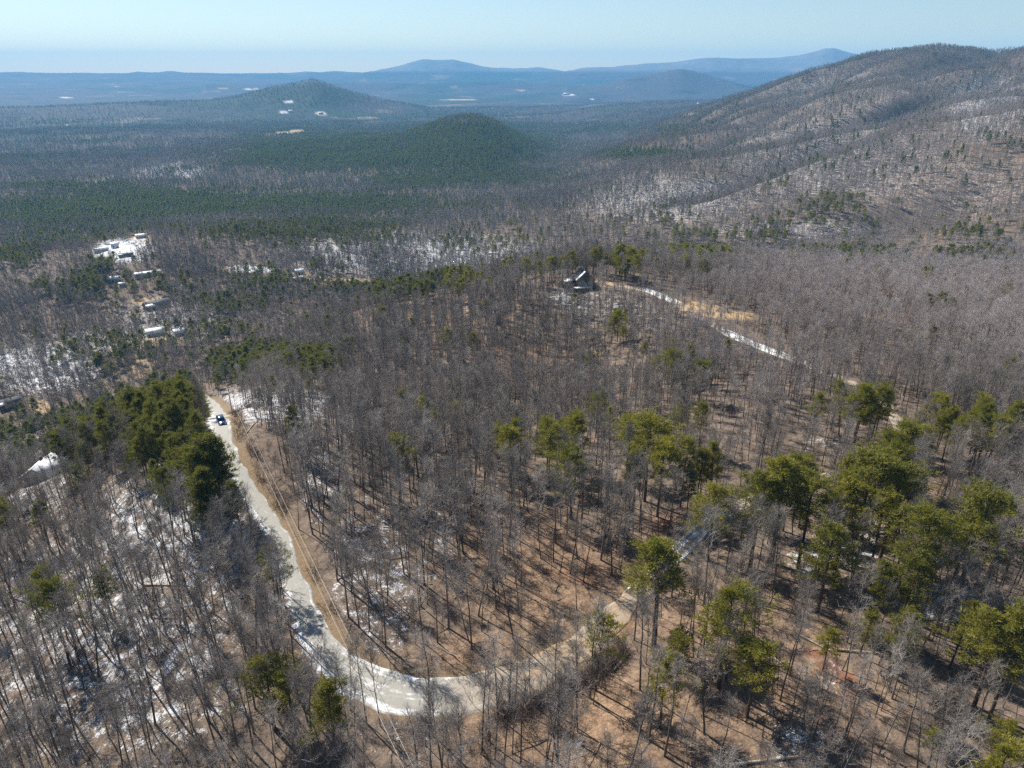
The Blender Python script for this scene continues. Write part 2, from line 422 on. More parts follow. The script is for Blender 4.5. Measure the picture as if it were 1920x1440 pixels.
# forest floor: dead leaves, bare soil, dry grass, fields, snow; far away the colour of woods seen from above
def make_ground_mat():
    m, n, b = new_mat('forest_floor')
    p = pos(n)
    sn, orr, fi, ve, far, gr, sf = (attr(n, k) for k in ('snow', 'orange', 'field', 'verge', 'far', 'green', 'snowfield'))
    f1 = ramp(n, math_(n, 'ADD', math_(n, 'MULTIPLY', noise(n, 0.7, 6, p, 0.75), 0.6), math_(n, 'MULTIPLY', noise(n, 3.5, 4, p, 0.75), 0.4)), 0.33, 0.66)
    f2 = noise(n, 0.12, 4, p)
    litter = mixc(n, f1, (0.075, 0.058, 0.047), (0.29, 0.22, 0.165))
    litter_o = mixc(n, f1, (0.11, 0.066, 0.041), (0.46, 0.305, 0.19))
    c = mixc(n, orr, litter, litter_o)
    c = mixc(n, math_(n, 'MULTIPLY', ramp(n, f2, 0.5, 0.7), 0.45), c, (0.16, 0.11, 0.08))
    c = mixc(n, attr(n, 'soil'), c, mixc(n, f1, (0.13, 0.05, 0.03), (0.34, 0.15, 0.085)))
    f3 = ramp(n, noise(n, 0.055, 4, p, 0.65), 0.42, 0.62)
    c = mixc(n, math_(n, 'MULTIPLY', f3, 0.42), c, mixc(n, f1, (0.06, 0.048, 0.04), (0.24, 0.165, 0.115)))
    gv = mixc(n, noise(n, 1.6, 4, p, 0.7), (0.13, 0.085, 0.048), (0.37, 0.265, 0.16))
    c = mixc(n, ve, c, gv)
    fc = mixc(n, noise(n, 0.05, 4, p), (0.40, 0.26, 0.14), (0.50, 0.38, 0.22))
    c = mixc(n, fi, c, fc)
    # woods too far off to build tree by tree
    w1 = noise(n, 0.03, 6, p, 0.7)
    w2 = noise(n, 0.0022, 5, p, 0.6)
    wood = mixc(n, w1, (0.030, 0.026, 0.026), (0.12, 0.10, 0.095))
    pine = mixc(n, w1, (0.010, 0.022, 0.014), (0.045, 0.075, 0.04))
    wf = mixc(n, gr, wood, pine)
    wf = mixc(n, math_(n, 'MULTIPLY', ramp(n, w2, 0.60, 0.66), 0.55), wf, (0.26, 0.21, 0.15))
    wf = mixc(n, math_(n, 'MULTIPLY', ramp(n, w2, 0.46, 0.36), 0.6), wf, (0.012, 0.02, 0.016))
    wf = mixc(n, math_(n, 'MULTIPLY', attr(n, 'mountain'), 0.5), wf, mixc(n, noise(n, 0.008, 6, p, 0.7), (0.15, 0.15, 0.155), (0.44, 0.45, 0.47)))  # far mountains lightened: paleness of distance haze mixed into their colour
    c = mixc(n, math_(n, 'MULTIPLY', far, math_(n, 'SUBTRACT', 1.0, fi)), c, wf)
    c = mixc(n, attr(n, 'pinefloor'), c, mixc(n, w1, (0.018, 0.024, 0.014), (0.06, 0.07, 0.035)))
    # snow lies in patches where it is map-wise likely
    s1 = noise(n, 0.42, 8, p, 0.8)
    s2 = noise(n, 3.2, 5, p, 0.8)
    sv = math_(n, 'ADD', math_(n, 'MULTIPLY', s1, 0.6), math_(n, 'MULTIPLY', s2, 0.4))
    thr = math_(n, 'SUBTRACT', 0.66, math_(n, 'MULTIPLY', sn, 0.33))
    sm = ramp(n, math_(n, 'SUBTRACT', sv, thr), -0.015, 0.045)
    sm = math_(n, 'MULTIPLY', sm, math_(n, 'SUBTRACT', 1.0, math_(n, 'MULTIPLY', far, 0.75)))
    sm = math_(n, 'MAXIMUM', sm, sf)
    c = mixc(n, sm, c, (0.72, 0.73, 0.75))
    L(n, c, b.inputs['Base Color'])
    bp = N(n, 'ShaderNodeBump')
    bp.inputs['Strength'].default_value = 0.5
    bp.inputs['Distance'].default_value = 0.25
    L(n, f1, bp.inputs['Height'])
    L(n, bp.outputs[0], b.inputs['Normal'])
    b.inputs['Specular IOR Level'].default_value = 0.1
    return m


def make_road_mat():
    m, n, b = new_mat('road_gravel')
    p = pos(n)
    t, sn, tan, al = (attr(n, k) for k in ('across', 'snow', 'tan', 'along'))
    cb = n.nodes.new('ShaderNodeCombineXYZ')
    L(n, math_(n, 'MULTIPLY', t, 3.2), cb.inputs[0]); L(n, math_(n, 'MULTIPLY', al, 0.05), cb.inputs[1])
    streak = noise(n, 1.7, 5, cb.outputs[0], 0.62)
    f = noise(n, 2.2, 5, p, 0.7)
    c = mixc(n, f, (0.25, 0.235, 0.205), (0.46, 0.44, 0.39))
    ct = mixc(n, f, (0.27, 0.165, 0.085), (0.50, 0.33, 0.175))
    c = mixc(n, math_(n, 'MULTIPLY', tan, ramp(n, streak, 0.3, 0.62)), c, ct)
    ed = math_(n, 'POWER', math_(n, 'ABSOLUTE', t), 3.0)
    rut = ramp(n, math_(n, 'ABSOLUTE', math_(n, 'SUBTRACT', math_(n, 'ABSOLUTE', math_(n, 'ADD', t, math_(n, 'MULTIPLY', math_(n, 'SUBTRACT', noise(n, 0.06, 2, p), 0.5), 0.5))), 0.42)), 0.06, 0.24)
    tracks = math_(n, 'ADD', math_(n, 'MULTIPLY', ramp(n, streak, 0.38, 0.66), 0.16), math_(n, 'MULTIPLY', rut, 0.15))
    v = math_(n, 'ADD', math_(n, 'MULTIPLY', noise(n, 0.5, 5, p, 0.65), 0.6), math_(n, 'ADD', math_(n, 'MULTIPLY', ed, 0.10), tracks))
    sm = ramp(n, math_(n, 'ADD', v, math_(n, 'MULTIPLY', sn, 0.5)), 0.66, 0.86)
    c = mixc(n, sm, c, (0.80, 0.81, 0.80))
    L(n, c, b.inputs['Base Color'])
    bp = N(n, 'ShaderNodeBump'); bp.inputs['Strength'].default_value = 0.4; bp.inputs['Distance'].default_value = 0.05
    L(n, f, bp.inputs['Height']); L(n, bp.outputs[0], b.inputs['Normal'])
    return m


def make_bark(name, dark, light, hue, pale=False):
    m, n, b = new_mat(name)
    oi = n.nodes.new('ShaderNodeObjectInfo')
    f = math_(n, 'POWER', oi.outputs['Random'], 2.2)
    c = mixc(n, f, dark, light)
    rr = n.nodes.new('ShaderNodeTexWhiteNoise'); rr.noise_dimensions = '1D'
    L(n, oi.outputs['Random'], rr.inputs['W'])
    c = mixc(n, math_(n, 'MULTIPLY', rr.outputs['Value'], 0.5), c, hue)
    v = N(n, 'ShaderNodeVectorMath', operation='SCALE'); v.inputs['Scale'].default_value = 0.006
    L(n, oi.outputs['Location'], v.inputs[0])
    patch = ramp(n, noise(n, 1.0, 3, v.outputs[0]), 0.35, 0.65)
    c = mixc(n, math_(n, 'MULTIPLY', patch, 0.35), c, tuple(x * 0.6 for x in dark))
    if pale:
        pa = n.nodes.new('ShaderNodeAttribute'); pa.attribute_type = 'INSTANCER'; pa.attribute_name = 'pale'
        c = mixc(n, math_(n, 'MULTIPLY', pa.outputs['Fac'], 0.62), c, (0.56, 0.485, 0.455))
    L(n, c, b.inputs['Base Color'])
    b.inputs['Specular IOR Level'].default_value = 0.25
    b.inputs['Roughness'].default_value = 0.7
    return m


def make_needles(name, dark, light, hue, transl=0.3, stand=0.0):
    m, n, b = new_mat(name)
    oi = n.nodes.new('ShaderNodeObjectInfo')
    v = N(n, 'ShaderNodeVectorMath', operation='SCALE'); v.inputs['Scale'].default_value = 0.006
    L(n, oi.outputs['Location'], v.inputs[0])
    f = math_(n, 'ADD', math_(n, 'MULTIPLY', oi.outputs['Random'], 0.55), math_(n, 'MULTIPLY', noise(n, 0.7, 3, pos(n)), 0.45))
    c = mixc(n, f, dark, light)
    c = mixc(n, math_(n, 'MULTIPLY', noise(n, 1.0, 2, v.outputs[0]), 0.6), c, hue)
    sx = n.nodes.new('ShaderNodeSeparateXYZ'); L(n, oi.outputs['Location'], sx.inputs[0])
    c = mixc(n, math_(n, 'MULTIPLY', ramp(n, sx.outputs[0], -25.0, -50.0), stand), c, (0.045, 0.058, 0.020))     # a darker stand of pines grows west of the road
    L(n, c, b.inputs['Base Color'])
    b.inputs['Roughness'].default_value = 0.55
    tr = n.nodes.new('ShaderNodeBsdfTranslucent')
    L(n, mixc(n, 0.5, c, (0.30, 0.30, 0.03)), tr.inputs['Color'])
    mx = n.nodes.new('ShaderNodeMixShader'); mx.inputs[0].default_value = transl
    L(n, b.outputs[0], mx.inputs[1]); L(n, tr.outputs[0], mx.inputs[2])
    L(n, mx.outputs[0], n.nodes['Material Output'].inputs['Surface'])
    return m


M = {}
M['ground'] = make_ground_mat()
M['road'] = make_road_mat()
M['trunk'] = make_bark('bark', (0.075, 0.060, 0.050), (0.24, 0.21, 0.185), (0.15, 0.12, 0.10))
M['twig'] = make_bark('twig_bark', (0.21, 0.185, 0.162), (0.52, 0.465, 0.42), (0.31, 0.255, 0.222), True)
M['pine_trunk'] = make_bark('pine_bark', (0.060, 0.045, 0.036), (0.13, 0.10, 0.08), (0.12, 0.075, 0.05))
M['needle'] = make_needles('pine_needles', (0.055, 0.066, 0.017), (0.44, 0.37, 0.048), (0.17, 0.175, 0.036), 0.42, 0.6)
M['needle_far'] = make_needles('plantation_needles', (0.060, 0.100, 0.034), (0.15, 0.20, 0.052), (0.10, 0.135, 0.042), 0.42)
M['brush'] = make_bark('brush_twigs', (0.09, 0.065, 0.052), (0.22, 0.165, 0.135), (0.17, 0.11, 0.085))


# ------------------------------------------------------------------ mesh helpers
def mesh_from(name, v, f, mats=(), mat_idx=None, smooth=False):
    """v (n,3); f list of (k,m) int arrays of polygons of one size each"""
    me = bpy.data.meshes.new(name)
    v = np.asarray(v, np.float32)
    fs = [np.asarray(a, np.int32) for a in f if len(a)]
    nl = sum(a.size for a in fs); nf = sum(len(a) for a in fs)
    me.vertices.add(len(v)); me.vertices.foreach_set('co', v.ravel())
    me.loops.add(nl); me.polygons.add(nf)
    me.loops.foreach_set('vertex_index', np.concatenate([a.ravel() for a in fs]))
    tot = np.concatenate([np.full(len(a), a.shape[1], np.int32) for a in fs])
    st = np.concatenate([[0], np.cumsum(tot)[:-1]]).astype(np.int32)
    me.polygons.foreach_set('loop_start', st)
    me.polygons.foreach_set('loop_total', tot)
    for mt in mats:
        me.materials.append(mt)
    if mat_idx is not None:
        me.polygons.foreach_set('material_index', np.asarray(mat_idx, np.int32))
    if smooth:
        me.polygons.foreach_set('use_smooth', np.ones(nf, bool))
    me.update(calc_edges=True)
    me.validate()
    return me


def link(name, me, parent=None, loc=None):
    o = bpy.data.objects.new(name, me)
    COL.objects.link(o)
    if parent is not None:
        o.parent = parent
    if loc is not None:
        o.location = loc
    return o


def tag(o, label=None, cat=None, group=None, kind=None):
    if label: o['label'] = label
    if cat: o['category'] = cat
    if group: o['group'] = group
    if kind: o['kind'] = kind
    return o


def empty(name, loc, rz=0.0):
    o = bpy.data.objects.new(name, None)
    COL.objects.link(o)
    o.location = loc
    o.rotation_euler = (0, 0, rz)
    o.empty_display_size = 0.5
    return o


def add_attr(me, name, vals):
    a = me.attributes.new(name, 'FLOAT', 'POINT')
    a.data.foreach_set('value', np.asarray(vals, np.float32).ravel())


class Segs:
    """many tapered round segments gathered into one mesh"""
    def __init__(self):
        self.v = []; self.q = []; self.n = 0

    def add(self, a, b, ra, rb, k):
        a = np.atleast_2d(a).astype(float); b = np.atleast_2d(b).astype(float)
        m = len(a)
        ra = np.broadcast_to(ra, (m,)); rb = np.broadcast_to(rb, (m,))
        d = b - a
        d = d / np.maximum(np.linalg.norm(d, axis=1, keepdims=True), 1e-9)
        ref = np.where(np.abs(d[:, 2:3]) > 0.9, np.array([[1.0, 0, 0]]), np.array([[0, 0, 1.0]]))
        u = np.cross(d, ref); u /= np.linalg.norm(u, axis=1, keepdims=True)
        w = np.cross(d, u)
        ang = np.arange(k) * 2 * math.pi / k
        ring = u[:, None, :] * np.cos(ang)[None, :, None] + w[:, None, :] * np.sin(ang)[None, :, None]
        va = a[:, None, :] + ring * ra[:, None, None]
        vb = b[:, None, :] + ring * rb[:, None, None]
        self.v.append(np.concatenate([va, vb], axis=1).reshape(-1, 3))
        i = np.arange(k); j = (i + 1) % k
        q = np.stack([i, j, j + k, i + k], 1)
        q = (q[None] + (np.arange(m) * 2 * k)[:, None, None]).reshape(-1, 4) + self.n
        self.q.append(q)
        self.n += m * 2 * k

    def poly(self, P, rad, k):
        P = np.asarray(P, float)
        self.add(P[:-1], P[1:], np.asarray(rad)[:-1], np.asarray(rad)[1:], k)

    def get(self):
        if not self.v:
            return np.zeros((0, 3)), np.zeros((0, 4), int)
        return np.concatenate(self.v), np.concatenate(self.q)


def unit(v):
    return v / np.maximum(np.linalg.norm(v, axis=-1, keepdims=True), 1e-9)


# ------------------------------------------------------------------ tree shapes
def bare_tree(seed, H=20.0, r0=0.22, spread=1.0, first=0.45, nl=14, nb=6, nt=8, fork=False, lod=0):
    """returns (trunk Segs, crown Segs) of a leafless broadleaf tree standing on the origin"""
    g = np.random.default_rng(seed)
    T, C = Segs(), Segs()
    lean = g.normal(0, 0.03, 2)
    n = 9 if lod == 0 else (5 if lod == 1 else 3)
    h = np.linspace(0, 1, n)
    wob = np.cumsum(g.normal(0, 0.16 if lod < 2 else 0.1, (n, 2)), axis=0) * h[:, None]
    P = np.stack([lean[0] * h * H + wob[:, 0], lean[1] * h * H + wob[:, 1], h * H * 0.92], 1)
    P[0, 2] = -0.8
    rad = r0 * (1 - h) ** 0.8 + 0.025
    rad[0] *= 1.25
    T.poly(P, rad, 7 if lod == 0 else (4 if lod == 1 else 3))

    def on_trunk(t):
        return np.stack([np.interp(t, h, P[:, k]) for k in range(3)], -1), np.interp(t, h, rad)
    tw = 1.0 if lod == 0 else (1.7 if lod == 1 else 3.2)
    ts = np.sort(first + (0.97 - first) * g.random(nl) ** 0.85)
    az = g.random() * 6.28
    tips = []
    for i, t in enumerate(ts):
        az += 2.4 + g.normal(0, 0.5)
        a, ra = on_trunk(t)
        q = (t - first) / (1 - first)
        ln = (4.4 - 2.9 * q) * spread * g.uniform(0.65, 1.2) * (H / 20)
        el = R(g.uniform(22, 48)) + 0.35 * q
        d = np.array([math.cos(az) * math.cos(el), math.sin(az) * math.cos(el), math.sin(el)])
        m = 4 if lod == 0 else 3
        pts = [a]
        for k in range(1, m):
            d = unit(d + np.array([0, 0, 0.22]) + g.normal(0, 0.16, 3))
            pts.append(pts[-1] + d * ln / (m - 1))
        pts = np.array(pts)
        rl = np.linspace(max(ra * 0.55, 0.04), 0.018, m) * (1 if lod == 0 else (1.1 if lod == 1 else 1.7))
        C.poly(pts, rl, 4 if lod == 0 else 3)
        tips.append(pts)
    # top spray
    tips.append(P[-3:] if n > 3 else P[-2:])
    A, B, RA, RB = [], [], [], []
    TA, TB = [], []
    for pts in tips:
        for _ in range(nb):
            u = g.uniform(0.25, 1.0) * (len(pts) - 1)
            k = min(int(u), len(pts) - 2)
            a = pts[k] + (pts[k + 1] - pts[k]) * (u - k)
            d = unit(unit(pts[k + 1] - pts[k]) * 0.7 + g.normal(0, 0.55, 3) + np.array([0, 0, 0.35]))
            ln = g.uniform(0.9, 2.1) * (H / 20)
            mid = a + d * ln * 0.5
            e = mid + unit(d + g.normal(0, 0.25, 3) + np.array([0, 0, 0.15])) * ln * 0.5
            A += [a, mid]; B += [mid, e]; RA += [0.024, 0.017]; RB += [0.017, 0.010]
            for _ in range(nt):
                w = g.uniform(0.15, 1.0)
                s = a + (mid - a) * min(1, w * 2) if w < .5 else mid + (e - mid) * (w * 2 - 1)
                dd = unit(d * 0.8 + g.normal(0, 0.6, 3) + np.array([0, 0, 0.3]))
                TA.append(s); TB.append(s + dd * g.uniform(0.45, 1.25) * (1 if lod < 2 else 1.4))
    if A:
        C.add(np.array(A), np.array(B), np.array(RA) * tw, np.array(RB) * tw, 3)
    if TA:
        C.add(np.array(TA), np.array(TB), 0.0125 * tw, 0.006 * tw, 3)
    return T, C


def needle_tris(centers, outward, g, n, ln, wd, spread=0.9):
    m = len(centers)
    c = np.repeat(centers, n, axis=0)
    d = unit(np.repeat(outward, n, axis=0) + g.normal(0, spread, (m * n, 3)) + np.array([0, 0, 0.25]))
    s = unit(np.cross(d, g.normal(0, 1, (m * n, 3))))
    l = ln * g.uniform(0.6, 1.25, (m * n, 1)); w = wd * g.uniform(0.6, 1.3, (m * n, 1))
    c = c + g.normal(0, ln * 0.35, (m * n, 3))
    v = np.stack([c - s * w, c + s * w, c + d * l], 1).reshape(-1, 3)
    f = np.arange(m * n * 3).reshape(-1, 3)
    return v, f


def pine_tree(seed, H=18.0, r0=0.19, start=0.5, crown=2.9, nbr=34, ncl=7, nn=12, ln=0.5, wd=0.085, shape='round', lod=0):
    """returns trunk Segs, branch Segs, needle verts, needle tris"""
    g = np.random.default_rng(seed)
    T, B = Segs(), Segs()
    n = 8 if lod == 0 else (4 if lod == 1 else 2)
    h = np.linspace(0, 1, n)
    wob = np.cumsum(g.normal(0, 0.12, (n, 2)), axis=0) * h[:, None]
    P = np.stack([wob[:, 0], wob[:, 1], h * H * 0.97], 1)
    P[0, 2] = -0.8
    rad = r0 * (1 - h) ** 0.7 + 0.03
    T.poly(P, rad, 7 if lod == 0 else 4 if lod == 1 else 3)
    cs, os_ = [], []
    az = g.random() * 6.28
    lob = 1 + 0.3 * np.sin(np.arange(6) * g.uniform(0.8, 2.2) + g.random() * 6)
    for i in range(nbr):
        q = (i + g.random()) / nbr
        t = start + (0.98 - start) * q
        az += 2.4 + g.normal(0, 0.6)
        a = np.array([np.interp(t, h, P[:, k]) for k in range(3)])
        if shape == 'cone':
            ln_b = crown * (1.02 - q) * g.uniform(0.8, 1.15)
            el = R(-8 + 40 * q) + g.normal(0, 0.08)
        else:
            prof = math.sin(math.pi * min(1, 0.22 + 0.78 * q) ** 0.9) ** 0.7 if q < 0.97 else 0.3
            ln_b = crown * (0.25 + 0.85 * prof) * lob[int((az % 6.283) / 1.0472) % 6] * g.uniform(0.55, 1.15)
            el = R(-6 + 50 * q) + g.normal(0, 0.16)
        d = np.array([math.cos(az) * math.cos(el), math.sin(az) * math.cos(el), math.sin(el)])
        e = a + d * ln_b + np.array([0, 0, 0.12 * ln_b])
        if lod < 2:
            m = a + d * ln_b * 0.55
            B.add(np.array([a, m]), np.array([m, e]), np.array([0.045, 0.03]), np.array([0.03, 0.012]), 3)
        u = 0.35 + 0.7 * g.random(ncl) ** 0.8
        c = a + (e - a) * u[:, None] + g.normal(0, 0.26 if lod < 2 else 0.35, (ncl, 3)) * (0.6 + 0.25 * ln_b) * np.array([1, 1, 0.35])
        cs.append(c)
        os_.append(unit(np.repeat(d[None], ncl, 0) * 0.6 + np.array([0, 0, 0.45])))
    # leader tuft
    top = P[-1] + g.normal(0, 0.3, (ncl, 3))
    cs.append(top); os_.append(np.repeat(np.array([[0, 0, 1.0]]), ncl, 0))
    c = np.concatenate(cs); o = np.concatenate(os_)
    v, f = needle_tris(c, o, g, nn, ln, wd)
    return T, B, v, f


def shrub(seed, size=1.6, n=16, k=7):
    g = np.random.default_rng(seed)
    S = Segs()
    A, B, C_, D = [], [], [], []
    for _ in range(n):
        a = np.append(g.normal(0, size * 0.18, 2), -0.1)
        d = unit(np.append(g.normal(0, 0.55, 2), 1.0))
        e = a + d * size * g.uniform(0.6, 1.25)
        A.append(a); B.append(e)
        for _ in range(k):
            w = g.uniform(0.3, 1)
            s = a + (e - a) * w
            C_.append(s); D.append(s + unit(d + g.normal(0, 0.7, 3)) * size * g.uniform(0.2, 0.5))
    S.add(np.array(A), np.array(B), 0.022, 0.010, 3)
    S.add(np.array(C_), np.array(D), 0.012, 0.006, 3)
    return S


def joined(name, parts, mats):
    """parts: list of (v, f(4 or 3), material index)"""
    V, F4, F3, m4, m3, n = [], [], [], [], [], 0
    for v, f, mi in parts:
        V.append(v)
        if f.shape[1] == 4:
            F4.append(f + n); m4.append(np.full(len(f), mi))
        else:
            F3.append(f + n); m3.append(np.full(len(f), mi))
        n += len(v)
    fs, ms = [], []
    if F4: fs.append(np.concatenate(F4)); ms.append(np.concatenate(m4))
    if F3: fs.append(np.concatenate(F3)); ms.append(np.concatenate(m3))
    return mesh_from(name, np.concatenate(V), fs, mats, np.concatenate(ms))


print('helpers ready')
# ==== STRUCTURE ====
# ground sheet: fine in front of the camera, coarse behind
ph_f = np.linspace(-54, 54, 660)
ph_b = np.linspace(54, 306, 64)[1:-1]
ph_all = np.concatenate([ph_f, ph_b])
r_all = np.concatenate([np.linspace(6, 44, 6)[:-1], np.exp(np.linspace(math.log(44), math.log(13900), 560))])
PH, RR = np.meshgrid(np.radians(ph_all), r_all)
GX, GY = RR * np.sin(PH), RR * np.cos(PH)
GZ, Gd, Gi, Gs = ground(GX, GY, True)
nr, npn = GX.shape
gv = np.stack([GX, GY, GZ], -1).reshape(-1, 3)
gv = np.concatenate([gv, [[0, 0, float(ground(np.array([0.0]), np.array([0.0]))[0])]]])
ii, jj = np.meshgrid(np.arange(nr - 1), np.arange(npn), indexing='ij')
j2 = (jj + 1) % npn
gq = np.stack([ii * npn + jj, (ii + 1) * npn + jj, (ii + 1) * npn + j2, ii * npn + j2], -1).reshape(-1, 4)[:, ::-1]
j = np.arange(npn)
gt = np.stack([np.full(npn, nr * npn), j, (j + 1) % npn], 1)[:, ::-1]
gme = mesh_from('ground', gv, [gq, gt], [M['ground']], smooth=True)
qx, qy, qd = proj(gv[:, 0], gv[:, 1], gv[:, 2])
rr = np.hypot(gv[:, 0], gv[:, 1])
dd_ = np.append(Gd.ravel(), 999); si_ = np.append(Gs.ravel(), 1); id_ = np.append(Gi.ravel(), 0)
hw_ = road_hw[id_]
front = gv[:, 1] > 20
uu = road_u[id_]
verge_w = np.interp(uu, [0, 2, 8, 14, 18, 22, 28, 44], [3, 5, 4, 3.5, 3, 2.5, 1.5, 1])
verge = np.where((si_ < 0), sstep(verge_w + hw_, hw_ + 0.3, dd_), sstep(hw_ + 1.6, hw_ + 0.2, dd_) * 0.8)
verge = np.where(uu > 24, verge * 0.5, verge)
snow = np.where(front, snow_map(qx, qy, gv[:, 0], gv[:, 1]), 0.3)
left_bank = (si_ > 0) & (uu > 2) & (uu < 17)
snow = np.maximum(snow, np.where(left_bank, 0.7 * sstep(hw_ + 2.6, hw_, dd_), 0))
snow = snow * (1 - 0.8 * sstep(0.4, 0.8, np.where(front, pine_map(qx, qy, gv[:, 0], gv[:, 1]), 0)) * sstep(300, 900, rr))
snow = snow * (1 - verge * np.where(left_bank, 0.1, 0.9))
add_attr(gme, 'snow', snow)
add_attr(gme, 'verge', np.where(left_bank, verge * 0.3, verge))
add_attr(gme, 'orange', np.where(front, blobs(qx, qy, ORANGE_L), 0.3))
field = np.where(front, blobs(qx, qy, FIELD_L), 0)
add_attr(gme, 'field', sstep(0.35, 0.6, field))
add_attr(gme, 'snowfield', np.where(front, sstep(0.35, 0.65, blobs(qx, qy, SNOWFIELD_L) * (0.75 + 0.5 * fbm(gv[:, 0], gv[:, 1], 25, 2, 4))), 0))
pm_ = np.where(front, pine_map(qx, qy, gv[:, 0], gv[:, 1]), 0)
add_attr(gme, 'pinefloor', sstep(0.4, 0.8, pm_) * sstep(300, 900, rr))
add_attr(gme, 'far', sstep(1900, 3600, rr))
add_attr(gme, 'soil', np.where(front, blobs(qx, qy, [(1530, 1225, 26, 9, .9), (1556, 1248, 26, 10, 1), (1582, 1272, 26, 12, 1), (1606, 1294, 24, 12, .9), (1165, 1165, 26, 20, .7), (1250, 985, 40, 20, .6), (1090, 1075, 50, 20, .4), (1420, 1300, 60, 20, .3)]), 0))
add_attr(gme, 'mountain', sstep(9500, 10300, rr) * sstep(84, 125, gv[:, 2]))  # mask of the far heights that carry the painted haze tone
add_attr(gme, 'green', np.clip(sstep(-0.05, 0.3, fbm(gv[:, 0], gv[:, 1], 900, 4, 9)), 0, 1) * 0.8)
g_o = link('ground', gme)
tag(g_o, 'wooded winter ground with fallen leaves and patchy snow', None, None, 'structure')

# road ribbon
tn = np.gradient(road_c, axis=0); tn = unit(tn)
nrm = np.stack([tn[:, 1], -tn[:, 0]], 1)                 # to the right
acr = np.array([-1.12, -1.0, -0.8, -0.5, -0.2, 0.1, 0.4, 0.7, 0.9, 1.0, 1.12])
edge_j = fbm(road_s, road_s * 0 + 3.0, 4, 4, 1) * 0.8
rv, ra_, rs_, rt_ = [], [], [], []
for k, a in enumerate(acr):
    off = a * road_hw + (edge_j if a > 0 else fbm(road_s, road_s * 0 + 8.0, 4, 4, 2) * 0.8) * abs(a)
    p2 = road_c + nrm * off[:, None]
    crown = 0.10 * (1 - a * a) - (0.30 if abs(a) > 1.05 else 0)
    rv.append(np.stack([p2[:, 0], p2[:, 1], road_z + 0.05 + crown], 1))
    ra_.append(np.full(len(road_s), a))
rv = np.stack(rv, 1)
ns, na = rv.shape[:2]
a, b = np.meshgrid(np.arange(ns - 1), np.arange(na - 1), indexing='ij')
rq = np.stack([a * na + b, (a + 1) * na + b, (a + 1) * na + b + 1, a * na + b + 1], -1).reshape(-1, 4)[:, ::-1]
rme = mesh_from('gravel_road', rv.reshape(-1, 3), [rq], [M['road']], smooth=True)
fr = np.repeat(road_u, na)
add_attr(rme, 'across', np.stack(ra_, 1))
add_attr(rme, 'along', np.repeat(road_s, na))
add_attr(rme, 'snow', np.interp(fr, [0, 2, 4, 6, 9, 12, 14, 16, 18, 20, 22, 25, 28, 29, 30, 32, 36.5, 37.5, 38.5, 39.1, 40.3, 40.9, 41.6, 42.2, 43, 44], [.06, .08, .20, .20, .10, .15, .24, .36, .34, .1, -.12, -.1, .4, .55, .1, 0, -.1, .85, .85, 0, -.1, .9, .9, .3, .0, .2]))
add_attr(rme, 'tan', np.interp(fr, [0, 19, 21.5, 24, 30, 44], [0, 0, .7, 1, .7, .7]))
road_o = link('gravel_road', rme)
tag(road_o, 'pale gravel road with snowy edges bending through the woods', None, None, 'structure')

# air: a closed box of thin haze round everything
def box_mesh(name, lo, hi, mats=()):
    x0, y0, z0 = lo; x1, y1, z1 = hi
    v = [(x0, y0, z0), (x1, y0, z0), (x1, y1, z0), (x0, y1, z0), (x0, y0, z1), (x1, y0, z1), (x1, y1, z1), (x0, y1, z1)]
    f = [(3, 2, 1, 0), (4, 5, 6, 7), (0, 1, 5, 4), (1, 2, 6, 5), (2, 3, 7, 6), (3, 0, 4, 7)]
    return mesh_from(name, v, [np.array(f)], mats)


hm = bpy.data.materials.new('haze')
hm.use_nodes = True
hn = hm.node_tree
hn.nodes.remove(hn.nodes['Principled BSDF'])
pv = hn.nodes.new('ShaderNodeVolumePrincipled')
HAZE_DENSITY, HAZE_COL = 1 / 12500.0, (0.20, 0.58, 1.0)
pv.inputs['Color'].default_value = (*HAZE_COL, 1)
pv.inputs['Density'].default_value = HAZE_DENSITY
pv.inputs['Anisotropy'].default_value = 0.0
hn.links.new(pv.outputs[0], hn.nodes['Material Output'].inputs['Volume'])
z_lo = float(gv[:, 2].min()) - 1.0
z_hi = float(max(gv[:, 2].max(), CAM_Z) + 40)
hz = link('haze', box_mesh('haze', (-14100, -14100, z_lo), (14100, 14100, z_hi), [hm]))
tag(hz, None, None, None, 'stuff')
print('structure ready', z_lo, z_hi)
# ==== TREES ====
# ---- where trees stand
def scatter(r0, r1, phi, cell, seed):
    """jittered grid of candidate spots in a wedge"""
    g = np.random.default_rng(seed)
    X, Y = np.meshgrid(np.arange(-r1, r1, cell), np.arange(0, r1, cell))
    X = X.ravel(); Y = Y.ravel()
    k = np.hypot(X, Y)
    m = (k < r1 + cell) & (k > r0 - cell) & (np.abs(np.degrees(np.arctan2(X, Y))) < phi + 2)
    X, Y = X[m], Y[m]
    X = X + g.uniform(-.5, .5, len(X)) * cell; Y = Y + g.uniform(-.5, .5, len(Y)) * cell
    k = np.hypot(X, Y)
    m = (k < r1) & (k >= r0) & (np.abs(np.degrees(np.arctan2(X, Y))) < phi)
    return X[m], Y[m]


zones = [(42, 140, 56, 3.0), (140, 360, 46, 2.8), (360, 760, 42, 3.7), (760, 1300, 40, 4.6), (1300, 2600, 38.5, 5.4), (2600, 3900, 37.5, 8.0), (3900, 5600, 37, 14.0)]
BX, BY, BS, PX, PY, PS, PZ, BZ = ([] for _ in range(8))
clear_spots = []     # filled with house sites (x, y, radius)

def on_level(px, py, r):
    ph, _ = px_to_phi(px, py)
    x, y = r * math.sin(R(float(ph))), r * math.cos(R(float(ph)))
    return np.array([x, y, float(ground(np.array([x]), np.array([y]))[0])])


